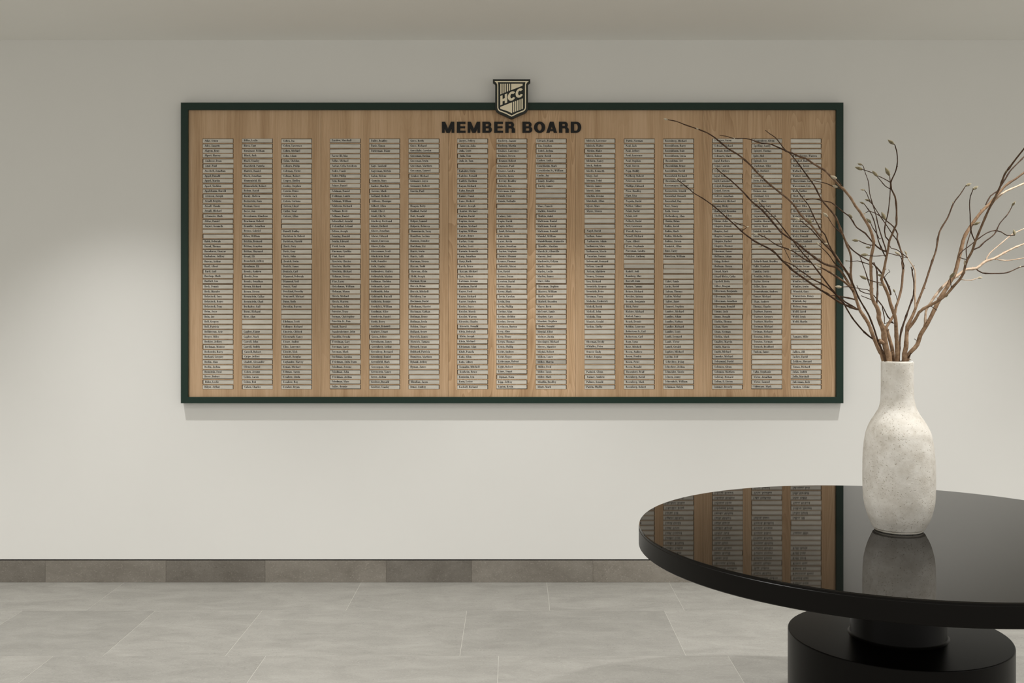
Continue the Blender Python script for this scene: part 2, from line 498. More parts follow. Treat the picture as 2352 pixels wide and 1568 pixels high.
# ------------------------------------------------------------------ glyphs (bold condensed serif for the plates)
ST, HT = 2.45, 1.0
def V(x, y0, y1, w=ST): return [[(x, y0), (x + w, y0), (x + w, y1), (x, y1)]]
def Hh(x0, x1, y, t=HT): return [[(x0, y), (x1, y), (x1, y + t), (x0, y + t)]]
def Dg(x0, y0, x1, y1, w): return [[(x0, y0), (x0 + w, y0), (x1 + w, y1), (x1, y1)]]
def Rg(cx, cy, rx, ry, a0=0, a1=360, s=ST, t=HT, n=None):
    n = n or max(4, int(abs(a1 - a0) / 30))
    out = []
    for i in range(n):
        a = math.radians(a0 + (a1 - a0) * i / n); b = math.radians(a0 + (a1 - a0) * (i + 1) / n)
        out.append([(cx + rx * math.cos(a), cy + ry * math.sin(a)), (cx + rx * math.cos(b), cy + ry * math.sin(b)),
                    (cx + (rx - s) * math.cos(b), cy + (ry - t) * math.sin(b)), (cx + (rx - s) * math.cos(a), cy + (ry - t) * math.sin(a))])
    return out
G = {}
def gl(ch, adv, *parts): G[ch] = (adv, [q for p in parts for q in p])
X = 6.8
gl('a', 5.8, V(3.1, 0, 5), Rg(2.6, 4.8, 2.5, 2.0, 0, 165), Rg(2.1, 1.9, 2.1, 1.95), Hh(5, 5.7, 0))
gl('b', 6.3, V(0.5, 0, 10.3), Hh(0, .6, 9.5), Rg(3.2, 3.4, 2.8, 3.45))
gl('c', 5.3, Rg(2.8, 3.4, 2.7, 3.45, 45, 325), V(3.5, 4.6, 6.0, 1.5))
gl('d', 6.5, V(3.8, 0, 10.3), Hh(3.1, 3.9, 9.5), Rg(2.9, 3.4, 2.8, 3.45), Hh(5.7, 6.4, 0))
gl('e', 5.6, Rg(2.8, 3.4, 2.7, 3.45, 0, 325), Hh(1, 5.4, 3.2))
gl('f', 4.0, V(.9, 0, 8.6), Rg(3.0, 8.3, 2.1, 2.0, 40, 180), Hh(0, 3.6, 6), Hh(.2, 3.8, 0))
gl('g', 5.6, Rg(2.5, 4.5, 2.4, 2.4), Rg(2.6, -.8, 2.6, 2.0, s=1.4), Hh(4, 5.6, 6), V(.9, .8, 2.6, 1.4))
gl('h', 6.6, V(.6, 0, 10.3), Hh(0, .7, 9.5), V(3.9, 0, 5), Rg(3.4, 4.4, 2.5, 2.45, 0, 160), Hh(0, 3.1, 0), Hh(3.5, 6.5, 0))
gl('i', 3.5, V(.7, 0, X), Hh(0, .8, 6), Hh(0, 3.4, 0), V(.7, 8.2, 10.1))
gl('j', 3.4, V(.8, -1.2, X), Hh(.1, .9, 6), V(.8, 8.2, 10.1), Rg(.9, -1.2, 1.9, 1.7, 200, 360))
gl('k', 6.4, V(.6, 0, 10.3), Hh(0, .7, 9.5), Dg(2.4, 2.6, 4.6, X, .9), Dg(4.2, 0, 2.4, 4, 2), Hh(0, 3.1, 0), Hh(3.9, 6.5, 0), Hh(3.8, 6, 6))
gl('l', 3.5, V(.7, 0, 10.3), Hh(0, .8, 9.5), Hh(0, 3.4, 0))
gl('m', 9.6, V(.6, 0, X), Hh(0, .7, 6), V(3.8, 0, 5), V(7, 0, 5), Rg(3.4, 4.4, 2.4, 2.45, 0, 160), Rg(6.6, 4.4, 2.4, 2.45, 0, 160), Hh(0, 3.1, 0), Hh(3.4, 6.3, 0), Hh(6.6, 9.5, 0))
gl('n', 6.6, V(.6, 0, X), Hh(0, .7, 6), V(3.9, 0, 5), Rg(3.4, 4.4, 2.5, 2.45, 0, 160), Hh(0, 3.1, 0), Hh(3.5, 6.5, 0))
gl('o', 5.9, Rg(2.9, 3.4, 2.8, 3.45))
gl('p', 6.4, V(.6, -2.8, X), Hh(0, .7, 6), Rg(3.4, 3.4, 2.8, 3.45), Hh(0, 3.2, -2.8))
gl('q', 6.4, V(3.8, -2.8, X), Rg(2.9, 3.4, 2.8, 3.45), Hh(3.1, 6.4, -2.8))
gl('r', 4.7, V(.6, 0, X), Hh(0, .7, 6), V(2.9, 4.7, 6.6, 1.6), Hh(2.4, 3.6, 5.9), Hh(0, 3.3, 0))
gl('s', 4.8, Dg(2.4, 1.4, .3, 5.4, 1.9), Hh(.9, 3.9, 6), Hh(.8, 3.6, 0), V(.3, 0, 2.1, .8), V(3.5, 4.8, X, .8), V(.3, 4.4, 6.2, 1.3), V(2.9, .5, 2.6, 1.5))
gl('t', 4.0, V(.8, .5, 8.7), Hh(0, 3.5, 6), Hh(1.2, 3.6, 0))
gl('u', 6.5, V(.6, 1.4, X), Hh(0, .7, 6), V(3.8, 0, X), Hh(3.2, 3.9, 6), Rg(3.0, 2.1, 2.4, 2.1, 180, 340), Hh(5.7, 6.4, 0))
gl('v', 5.5, Dg(1.8, 0, 0, X, 2.1), Dg(2.7, 0, 4.3, X, .9), Hh(-.3, 2.7, 6), Hh(3.5, 5.6, 6))
gl('w', 8.4, Dg(1.8, 0, 0, X, 2.0), Dg(2.6, 0, 3.6, X, .9), Dg(5, 0, 3.2, X, 2.0), Dg(5.8, 0, 7.2, X, .9), Hh(-.3, 2.6, 6), Hh(6.4, 8.5, 6))
gl('x', 5.7, Dg(3.2, 0, .4, X, 2.1), Dg(.5, 0, 4, X, .9), Hh(0, 2.9, 6), Hh(3.3, 5.5, 6), Hh(0, 2, 0), Hh(2.8, 5.7, 0))
gl('y', 5.5, Dg(1.8, 0, 0, X, 2.1), Dg(1.4, -2.8, 4.4, X, .9), V(.4, -2.8, -1.2, 1.4), Hh(-.3, 2.7, 6), Hh(3.5, 5.6, 6))
gl('z', 4.9, Hh(.3, 4.4, 6), Hh(.2, 4.6, 0), Dg(.3, 0, 2.3, X, 2.1), V(.3, 4.6, X, .7), V(3.9, 0, 2.2, .7))
C = 10.0
gl('A', 8.0, Dg(4.9, 0, 2.6, C, 2.3), Dg(.8, 0, 3.2, C, .9), Hh(1.5, 5.4, 2.8), Hh(0, 2.4, 0), Hh(4.1, 8, 0))
gl('B', 7.3, V(.8, 0, C), Rg(3.6, 7.4, 3.0, 2.65, -90, 90), Rg(3.8, 2.6, 3.3, 2.9, -90, 90), Hh(0, 3.7, 9.2), Hh(0, 3.9, -.1), Hh(2, 3.9, 4.7))
gl('C', 6.9, Rg(3.6, 5, 3.5, 5.1, 45, 320), V(5.7, 6.4, C, .8), V(5.7, 0, 2.6, .7))
gl('D', 7.9, V(.8, 0, C), Rg(3.5, 5, 4.0, 5, -90, 90), Hh(0, 3.6, 9.2), Hh(0, 3.6, 0))
gl('E', 6.9, V(.8, 0, C), Hh(0, 6.2, 9.2), Hh(0, 6.4, 0), Hh(2, 4.6, 4.6), V(5.5, 6.8, C, .7), V(5.7, 0, 3.1, .7), V(4, 3.5, 6.5, .7))
gl('F', 6.5, V(.8, 0, C), Hh(0, 6.2, 9.2), Hh(0, 3.8, 0), Hh(2, 4.6, 4.6), V(5.5, 6.6, C, .7), V(4, 3.5, 6.5, .7))
gl('G', 7.7, Rg(3.6, 5, 3.5, 5.1, 45, 330), V(5.6, 6.6, C, .8), V(4.7, .4, 4.2), Hh(3.9, 7.5, 3.8))
gl('H', 8.6, V(.8, 0, C), V(5.6, 0, C), Hh(2, 6, 4.6), Hh(0, 3.6, 0), Hh(0, 3.6, 9.2), Hh(4.8, 8.4, 0), Hh(4.8, 8.4, 9.2))
gl('I', 3.9, V(.9, 0, C), Hh(0, 3.8, 0), Hh(0, 3.8, 9.2))
gl('J', 5.6, V(2.6, 1.8, C), Hh(1.8, 5.4, 9.2), Rg(2.5, 1.9, 2.3, 2.1, 180, 360), V(.2, 1.5, 3.2, 1.5))
gl('K', 8.2, V(.8, 0, C), Dg(2.4, 3.6, 5.6, C, .9), Dg(5.2, 0, 3, 6, 2.3), Hh(0, 3.6, 0), Hh(0, 3.6, 9.2), Hh(4.4, 8.2, 0), Hh(4.8, 7.4, 9.2))
gl('L', 6.6, V(.8, 0, C), Hh(0, 3.6, 9.2), Hh(0, 6.2, 0), V(5.5, 0, 3.4, .7))
gl('M', 10.2, V(1.0, 0, C, .8), Dg(4, 0, 1.0, C, 2.2), Dg(4.6, 0, 7, C, .8), V(7, 0, C), Hh(0, 2.8, 0), Hh(0, 2.4, 9.2), Hh(6.2, 9.9, 0), Hh(7.4, 9.9, 9.2))
gl('N', 8.4, V(1.0, 0, C, .8), Dg(5, 0, 1.0, C, 2.3), V(6.5, 0, C, .8), Hh(0, 2.8, 0), Hh(0, 2.6, 9.2), Hh(5.6, 8.3, 9.2))
gl('O', 7.4, Rg(3.7, 5, 3.6, 5.1))
gl('P', 7.0, V(.8, 0, C), Rg(3.6, 7.2, 3.2, 2.85, -90, 90), Hh(0, 3.7, 9.2), Hh(2, 3.7, 4.4), Hh(0, 3.8, 0))
gl('R', 7.9, V(.8, 0, C), Rg(3.6, 7.4, 3.0, 2.65, -90, 90), Hh(0, 3.7, 9.2), Hh(2, 3.9, 4.7), Hh(0, 3.6, 0), V(4.4, .5, 5), Hh(5.6, 7.6, 0))
gl('S', 6.2, Dg(3.2, 2, .5, 8, 2.1), Hh(1.2, 5, 9.3), Hh(1, 4.6, -.1), V(.4, 0, 3.2, .8), V(4.8, 6.8, C, .8), V(.5, 6.4, 9.2, 1.6), V(3.9, .6, 3.8, 1.6))
gl('T', 6.8, V(2.4, 0, C), Hh(0, 6.7, 9.2), V(0, 6.8, C, .7), V(6, 6.8, C, .7), Hh(1.5, 5.2, 0))
gl('U', 8.0, V(.8, 2, C), V(6.2, 2, C, .8), Rg(3.9, 2.6, 3.1, 2.7, 180, 360), Hh(0, 3.6, 9.2), Hh(5.3, 8, 9.2))
gl('V', 7.6, Dg(3, 0, .4, C, 2.3), Dg(3.8, 0, 6, C, .9), Hh(-.2, 3.5, 9.2), Hh(5.2, 7.7, 9.2))
gl('W', 10.8, Dg(2.6, 0, .4, C, 2.2), Dg(3.4, 0, 4.8, C, .9), Dg(6.2, 0, 4, C, 2.2), Dg(7, 0, 9, C, .9), Hh(-.2, 3.3, 9.2), Hh(3.4, 6.6, 9.2), Hh(8.2, 10.8, 9.2))
gl('Y', 7.4, Dg(2.6, 4, .2, C, 2.3), Dg(3.6, 4.6, 5.8, C, .9), V(2.6, 0, 5), Hh(-.2, 3.4, 9.2), Hh(5, 7.5, 9.2), Hh(1.7, 5.5, 0))
gl('Z', 6.4, Hh(.3, 6, 9.2), Hh(.2, 6.2, 0), Dg(.3, 0, 3.6, C, 2.4), V(.3, 6.8, C, .7), V(5.5, 0, 3.2, .7))
gl('Q', 7.4, Rg(3.7, 5, 3.6, 5.1), Dg(4.4, -2, 3.2, 1.6, 2))
gl('X', 7.6, Dg(4.4, 0, .8, C, 2.3), Dg(.8, 0, 5.6, C, .9), Hh(0, 3.6, 9.2), Hh(4.6, 7.2, 9.2), Hh(0, 2.6, 0), Hh(3.8, 7.6, 0))
gl(',', 2.9, V(.5, 0, 1.9), Dg(.9, -1.9, 1.4, .2, 1.0))
gl('.', 2.9, V(.5, 0, 1.9))
gl("'", 2.4, V(.5, 7.2, 10.2, 1.5))
gl('-', 3.8, Hh(.4, 3.4, 2.9, 1.3))
gl(' ', 2.7)

def text_quads(txt, x, z, k, kx):
    """serif text starting at (x,z); k metres per unit"""
    out = []
    for ch in txt:
        adv, qs = G[ch]
        for q in qs:
            out.append([(x + p[0] * k * kx, z + p[1] * k) for p in q])
        x += (adv + 0.25) * k * kx
    return out, x

# ------------------------------------------------------------------ the member board
NAMES = """Adar, Arnon|Ades, Annette|Alagem, Beny|Alpert, Harvey|Ambrose, Dean|Amir, Paul|Anschell, Jonathan|Appel, Donald|Appel, Martin|Appel, Sheldon|Applebaum, Harold|Arenson, Joseph|Arnall, Brigitte|Arnall, Claude|Arnall, Michael|Attanasio, Mark|Attias, Daniel|August, Kenneth|||Babb, Deborah|Barad, Thomas|Baradaran, Sharyar|Barbakow, Jeffrey|Barcus, Arthur|Baril, Albert|Baril, Gail|Barshop, Mark|Bartlett, Lee|Beck, Dennis|Beck, Maralee|Behrstock, Joey|Behrstock, Roger|Behrstock, Tony|Beim, Jesse|Bein, Joe|Bell, Gregory|Bell, Patricia|Belldegrun, Arie|Berger, Miles|Berkley, Jeffrey|Berkman, Monroe|Berkowitz, Barry|Berlanti, Gregory|Berlin, Alan|Berlin, Joshua|Bernstein, Fred|Beyer, Robert|Bider, Leslie|Bilger, Arthur
Biller, Leslie|Biren, Curt|Birnkrant, William|Black, Jack|Black, Stanley|Blackfield, Pamela|Blatteis, Daniel|Bloch, Jonathan|Blumenfeld, Eli|Blumenfield, Robert|Bolour, David|Bordy, Melissa|Borinstein, Joan|Borman, Casey|Bosse, Jon|Bosenbaum, Kharlene|Brachman, Robert|Brandler, Jonathan|Brener, Gabriel|Brien, William|Briskin, Bernard|Brittan, Graydon|Brittan, Maynard|Broad, Eli|Bronchick, Jeffrey|Bronfman, Eli|Brooks, Andrew|Brooks, Ivan|Brooks, Jonathan|Brown, Richard|Brown, Steven|Brownstein, Callae|Brownstein, Chad|Buchalter, Gail|Burns, Richard|Byer, Alan|||Caplow, Elaine|Caplow, Mark|Carroll, John|Carroll, Judith|Carroll, Robert|Caspe, Jeffrey|Chaloff, Alexander|Clivner, Daniel|Cohen, Jerome|Cohen, Aaron|Cohen, Bob|Cohen, Charles
Cohen, Ira|Cohen, Lawrence|Cohen, Michael|Cohn, Adam|Cohn, Sheldon|Colburn, Philip|Coleman, Victor|Colman, Robert|Cooper, Shelley|Corday, Stephen|Corwin, Bruce|Corwin, Jack|Cotsen, Corinna|Cotsen, Lloyd|Cutler, Neal|Cutrow, Allan|||Danoff, Dudley|Davidson Jr, Robert|Davidson, Harold|Davis, Gary|Davis, Gray|Davis, John|Deutch, Irwin|Deutch, James|Deutsch, Carl|Diamond, Deborah|Diamond, Neil|Donzis, Paul|Dorskind, Dorothy|Druyanoff, Michael|Dunn, Ruth|Dworkin, Darren|||Edelman, Scott|Eidinger, Richard|Einstein, Clifford|Eisenstadt, Nancy|Eisner, Anders|Elins, Lawrence|Elowitt, Nick|Emhoff, Douglas|Englander, Harvey|Erman, Michael|Eshman, Aaron|Essakow, Linda|Essakow, Roy|Ezralow, Bryan
Ezralow, Marshall|||Factor III, Max|Fallas, Michael|Farkas, Celia Davidson|Feder, Frank|Feder, Philip|Fein, Bonnie|Feiner, Daniel|Feldman, Daniel|Feldman, Laurie|Feldman, William|Feldstein, Richard|Fellman, Brett|Fellman, Daniel|Felsenthal, Jerrold|Felsenthal, Leland|Felson, Joseph|Fenning, Donald|Fentin, Edward|Field, Irwin|Fineman, Cynthia|Fink, Baret|Firestein, Chester|Firestein, Martin|Firestein, Michael|Fishman, Steven|Flax, Larry|Fleischman, William|Flekman, Manny|Flesch, Michael|Flesch, Warren|Fogelman, John|Forester, Tracy|Forman, Christopher|Fracchia Jr., Don|Frank, Darryl|Frankenheimer, John|Franklin, Frenda|Freedman, Gary|Freeman, Larry|Freeman, Mark|Freshman, Gordon|Friedman, Anita Dann|Friedman, Jerome|Friedman, John|Friedman, Joshua|Friedman, Marc|Fuller, Bonnie
Fuller, Bradley|Furie, Simon|Futterman, Diane|||Gage, Sanford|Gagerman, Melvin|Galen, Helene|Gamsin, Marc|Garber, Marilyn|Gavens, Mark|Gelfand, Herbert|Gibbons, Monique|Gilbert, Allen|Gindi, Elie J.|Gindi, Elie M.|Ginsberg, Bertrand|Glaser, Herbert|Glaser, Jonathan|Glazer, Edward|Glazer, Emerson|Glazer, Erika|Glosserman, Scott|Gluckstein, Brad|Gold, Jennifer|Gold, Stanley|Goldenberg, Shirley|Goldenfeld, Marion|Goldman, Sheldon|Goldsmith, Carol|Goldsmith, John|Goldsmith, Russell|Goldstein, Bonnie|Goodglick, William|Goodman, Alice|Goodstein, Daniel|Gordy, Berry|Gottlieb, Brindell|Graiwer, Stuart|Green, Jeffrie|Greenbaum, James|Greenberg, Arthur|Greenberg, Bernard|Greenberg, Daniel|Greenfield, Mark|Greenspan, Alan|Greenstein, Nancy|Greer, Joshua|Greitzer, Ronald|Greitzer, Stanley
Gross, Keith|Gross, Richard|Grosslight, Carolyn|Grossman, Davina|Grossman, Irwin|Grossman, Matthew|Grossman, Samuel|Gruber, Michael|Grunauer, Joyce|Grunauer, Robert|Guerin, Paul|||Haagen, Betty|Haddad, David|Haft, Ronald|Halper, Samuel|Halpern, Rebecca|Hamermesh, Terry|Hamilton, Joshua|Hannon, Jennifer|Harkham, Uri|Harris, Irwin|Harris, Salli|Hartman, Steven|Hasson, Todd|Haveson, Alvin|Held, Joseph|Herman, Ryan|Hersch, Brian|Hersch, Mitchell|Hochberg, Sue|Hochman, David|Hochman, Harriet|Hochman, Nathan|Hoffman, Bruce|Hoffman, Irwin|Holden, Stuart|Holland, Renee|Horwich, James|Horwich, Tamara|Howard, Susan|Hubbard, Patricia|Humiston, Matthew|Hyland, Jeffrey|Hyman, James|||Illoulian, Jason|Irmas, Audrey
Jaeger, Jeffrey|Jameson, John|Juda, Scott|Juda, Tom|Juda Jr, Tom||Kabaker, Orrin|Kabrins, Ronald|Kadish, Sheldon|Kagan, Richard|Kahn, Ronald|Kamer, Frank|Kane, Herbert|Kanter, Joseph|Kantor, Michael|Kaplan, David|Kaplan, Jason|Kaplan, Michael|Kaplan, William|Karatz, Bruce|Karlan, Craig|Karlan, Scott|Karmin, Kenneth|Karp, Jonathan|Karp, Ruth|Karsh, Bruce|Kassan, Michael|Katz, Robert|Katzman, Jerome|Kaufman, David|Kayne, Fred|Kayne, Richard|Kayne, Stephen|Keefer, Joyce|Kessler, Morris|Kessler, Warren|Kivowitz, Charles|Kivowitz, Donald|Klein, Deborah|Klein, Joseph|Klein, Michael|Kleinman, Alan|Kluft, Pamela|Kohl, Allen|Kohl, Sidney|Komaiko, Mitchell|Konheim, Bruce|Konheim, Lyn|Korn, Lester|Koskoff, Richard
Kozberg, Joanne|Kozberg, Martin|Kraines, Lawrence|Kraines, Steven|Kramer, Robert|Krasnow, Paul|Krause, Sandra|Kravitz, Jason|Krevoy, Bradley|Krinsky, Ira|Krissman, Caro|Kunik, Fred|Kunin, Nathalie|||Lainer, Luis|Lapin, David|Lapin, Jeffrey|Laub, Deborah|Law, John|Laxer, Kevin|Layne, Jonathan|Layton, Stephen|Leanse, Eleanor|Leanse, Thomas|Lebovits, Moses|Lee, David|Lerner, Susan|Leveton, David|Levey, Alan|Levey, Mark|Levin, Carolyn|Levin, Don|Levin, Phillip|Levine, Alan|Levine, Meldon|Levine, Steven|Levinson, Burton|Levy, Alan|Levy, Henry|Levyn, Thomas|Lewis, Phillip|Licht, Andrew|Licht, Roger|Liebesman, Robert|Light, Robert|Liner, Stuart|Lipman, Dana|Lipp, Jeffrey|Lipton, Kevin
Litvack, Frank|Lin, Stephen|Lobel, Joshua|Loew  David|Lorber, Anika|Louchheim, Mark|Louchheim Jr., William|Luchs, Jay|Lundy, Bradley|Lustig, James||||Maas, Francis|Malkin, Jennifer|Malkin, Judd|Maltzman, Daniel|Maltzman, David|Maltzman, Donald|Mandel, William|Mandelbaum, Jeannette|Mandles, Martinn|March Jr., Glenville|Marcus, Joel|Markowitz, Evlynn|Marks, Stacy|Marley, Leslie|Maslon, James|Mass, John|Massman, Stephen|Masters, William|Matlin, David|Matloff, Brandon|Mayer, Brett|McCourt, Jamie|Meadow, Cary|Meadow, Stephen|Meder, Donald|Megdal, Elliot|Meltzer, Justin|Messinger, Michael|Meyers, Maurice|Migdal, Robert|Milken, Lance|Milkis, Marcia|Miller, Fred|Miller, Louis|Miller, Mark|Mindlin, Bradley|Mintz, Mark
Mirisch, Lawrence|Mirisch, Walter|Mirkin, Blake|Mirvis, Robert|Mishkin, Nancy|Mock, Judson|Moelis, Kenneth|Mogy, Joel|Morgan, Todd|Morris, James|Morris, John|Muchin, Jerome|Mutchnik, Allan|Myers, Marc|Myers, Steven||||Nagel, David|Nathan, James|Nathanson, Adam|Nathanson, Marc|Nathanson, Nicole|Nazarian, Younes|Nebenzahl, Bernard|Nelson, Arnold|Nelson, Matthew|Nemoy, Norman|Neu, Richard|Neuwirth, Gregory|Neuwirth, Peter|Newman, Terry|Nicholas, Frederick|Nickoll, David|Nickoll, John|Nishida, Tina|Nizniek, Gerald|Notkin, Shelby|||Oberman, Deedy|O'Malley, Peter|Ornest, Cindy|Osher, Eugene|||Padnick, Glenn|Palmer, Andrew|Palmer, Arnold|Parvin, Phyllis
Pattiz, Norman|Paul, Jack|Paul, Jeffrey|Paul, Lawrence|Paul, Stephen|Paul, Steven|Pepp, Buddy|Perlberg, Robert|Peterson, Kurt|Phillips, Edward|Pizer, Bradley|Platt, Lisa|Pogoda, David|Poitier, Sidney|Polak, David|Polak, Jeff|Pollock, David|Post, Lawrence|Powell, Joyce|Powell, Richard|Praw, Albert|Praw, Stephanie|Pressman, Sandra|Pritzker, Anthony|||Radoff, Jodi|Ramberg, Max|Rascoff, Jane|Ratner, Tammy|Reiner, Richard|Ressler, Antony|Reznik, Benjamin|Rich, Peter|Richter, Michael|Rickel, Nancy|Roach, Dennis|Robbin, Lawrence|Robertson Jr, Carl|Robertson, Carl|Rogo, Lynn|Rose, Mitchell|Rosen, Andrew|Rosen, Fredric|Rosen, Peter|Rosen, Ronald|Rosenberg, Brad|Rosenberg, David|Rosenberg, Mark|Rosenberg, Robert
Rosenberg, Michael|Rosenbloom, Barry|Rosenbloom, Dale|Rosenbloom, Lucia|Rosenblum, Art|Rosenblum, Bruce|Rosenblum, David|Rosenfield, Richard|Rosenmayer, Louis|Rosenmayer, Michael|Rosenstein, Arnold|Rosenthal, Bennett|Rosenthal, Ray|Ross, Nancy|Roth, Steven|Rothenberg, Alan|Rubin, Brian|Rubin, Jacob|Rubin, Mark|Rubin, Michelle|Rubins, Steven|Rudnick, Allan|Russ, Larry|Ruvelson, William|||||Sabet, Jamie|Sachs, David|Safran, Thomas|Saikin, Michal|Salter, Janet|Samuel, Stephen|Sanders, Michael|Sandler, Adam|Sandler, Nathan|Sandler, Richard|Sandler, Scott|Sands, Leonard|Sands, Victor|Sanoff, Gerald|Saphier, Michael|Satchu, Asif|Schechter, Irving|Schechter, Joshua|Schneider, Sherie|Schoen, Jonny|Schoenholz, William|Schuman, Butch
Schutzer, Jason|Schwab, Michael|Schwab, Robert|Schwartz, Mark|Segal, Barbara|Segal, Lauren|Segal, Mickey|Segal, Oran|Segil, Larraine|Seigel, Benjamin|Seigel, Steven|Seltzer, Jonathan|Sendowski, Michael|Seung, Ricky|Shainsfeld, Brandon|Shallman, Ellen|Shane, John|Shapiro, Dennis|Shapiro, Joel|Shapiro, Leonard|Shapiro, Rachel|Shapiro, Thomas|Sherman, James|Shiffman, Adam|Shipp, Robert|Shulman, Steven|Siegel, Mark|Siegel-Weiss, Cathy|Sigoloff, Betty|Silber, Reagan|Silverman, Benjamin|Silverman, Eric|Silverman, Jonathan|Silverman, Ronald|Simms, Josh|Simms, Ronald|Slatkin, Thomas|Sloan, Harry|Sloan, Norman|Slotkin, Mark|Smalley, Marvin|Smith, Marcia|Smith, Michael|Smooke, Michael|Soleymani, David|Solomon, Glenn|Solomon, Matthew|Soloway, Howard|Solton, E. Steven|Sommer, Beverly
Sonnenberg, Glenn|Spelling, Candy|Spiegel, Thomas|Spitz, Mel|Spiwak, Leo|Starkman, Mike|Stein, Herbert|Stein, Jay|Stein, Philip|Steiner, Jerrold|Steiner, Jon|Steinlauf, Avi|Stern, Marc|Stiffelman, Gary|Strauss, Robert|Sugarman, Elizabeth|Sunkin, Howard|Surrey, Mark|Sutnick, Israella|Suzar, Jack|||||Tabach-Bank, Bradley|Tabb, Stanford|Tamkin, Curtis|Tamkin, Jeffrey|Taylor, Steven|Teller, Ilyse|Tennenbaum, Andrew|Terner, Michael|Than, Andrew|Thomas, Charles|Trattner, Darren|Trattner, Gregory|Trattner, Marilyn|Treiman, Michael|Treiman, Richard|Trenton, Jeffrey|Trenton, Norman|Treusch, Bradford|Turken, James||||Vahn, Stephanie|Victor, Jonathan|Victor, Samuel|Viderganz, Mark
|||Wallenberger, Warren|Waldorf, Robert|Wallace, Jason|Wallach, Perry|Warner, Janis|Wasserman, Casey|Wasserman, Eric|Watt, Nadine|Watt, Scott|Weil, Peter|Weiner, Elka|Weingarten, Alex|Weintraub, William|Weissman, Michael|Weiss, Dennis|Weiss, Edward|Weiss, Ronald|Wernick, Sanford|Wilson, Jack|Wilson, Charles|Willis, Richard|Wilson, Timothy|Wilstein, Susan|Winkler, Adam|Winkler, Charles|Winkler, David|Winkler, Irwin|Winnick, Gary|Winterstern, Henry|Wintrob, Jay|Wolens, Orna|Wolff, Jared|Wolff, Louis|Wolff, Martin|||Yamano, Mike|||Zalben, Jill|Zaslow, David|Zelikow, Howard|Ziman, Richard|Zolan, Judith|Zolla, Marshall|Zukerman, Jack|Zweben, Arlene"""
NAMES = [c.split('|') for c in NAMES.split('\n')]
for i, c in enumerate(NAMES):
    if len(c) != 50: print('NAME COLUMN', i + 1, len(c))
    while len(c) < 50: c.append('')

YF = -0.042       # frame front
YP = -0.027       # panel front
def bp(u, v, y=None):
    p = PX(u, v, YP if y is None else y); return p.x, p.z
fx0, fz1 = bp(415, 235.3, YF); fx1, fz0 = bp(1937.5, 926, YF)
ix0, iz1 = bp(431.5, 252, YF); ix1, iz0 = bp(1921, 911.5, YF)
board = empty('member_board', ((fx0 + fx1) / 2, 0, fz0))
setp(board, 'wide oak member board of engraved name plates in dark green frame', 'notice board')

# frame: four mitred rails with a small outer chamfer
def rail(pts_o, pts_i):
    """outer and inner edge (two points each, x,z)"""
    m_ = MB(); c = 0.0016
    (o0, o1), (i0, i1) = pts_o, pts_i
    def mixp(a, b, k): return (a[0] + (b[0] - a[0]) * k, a[1] + (b[1] - a[1]) * k)
    wdt = math.hypot(i0[0] - o0[0], i0[1] - o0[1])
    k = c * 1.414 / wdt
    f0, f1, g0, g1 = mixp(o0, i0, k), mixp(o1, i1, k), mixp(i0, o0, k), mixp(i1, o1, k)
    P = lambda p, y: (p[0], y, p[1])
    yb = 0.0
    loop = [(o0, o1, yb), (o0, o1, YF + c), (f0, f1, YF), (g0, g1, YF), (i0, i1, YF + c), (i0, i1, yb)]
    for a in range(len(loop)):
        b = (a + 1) % len(loop)
        m_.quad(P(loop[a][0], loop[a][2]), P(loop[a][1], loop[a][2]), P(loop[b][1], loop[b][2]), P(loop[b][0], loop[b][2]))
    m_.poly([P(q[0], q[2]) for q in loop]); m_.poly([P(q[1], q[2]) for q in loop][::-1])
    return m_
e = 0.0002
for (po, pi) in [(((fx0, fz1), (fx1, fz1)), ((ix0, iz1), (ix1, iz1))), (((fx1, fz0), (fx0, fz0)), ((ix1, iz0), (ix0, iz0))),
                 (((fx0, fz0), (fx0, fz1)), ((ix0, iz0), (ix0, iz1))), (((fx1, fz1), (fx1, fz0)), ((ix1, iz1), (ix1, iz0)))]:
    me = rail(po, pi).mesh('frame_rail', True)
    link('frame_rail', me, M['green'], board)
# back board
mb = MB(); mb.box(ix0 - 0.004, ix1 + 0.004, -0.018, -0.001, iz0 - 0.004, iz1 + 0.004)
link('backing', mb.mesh('backing', True), M['gap'], board)

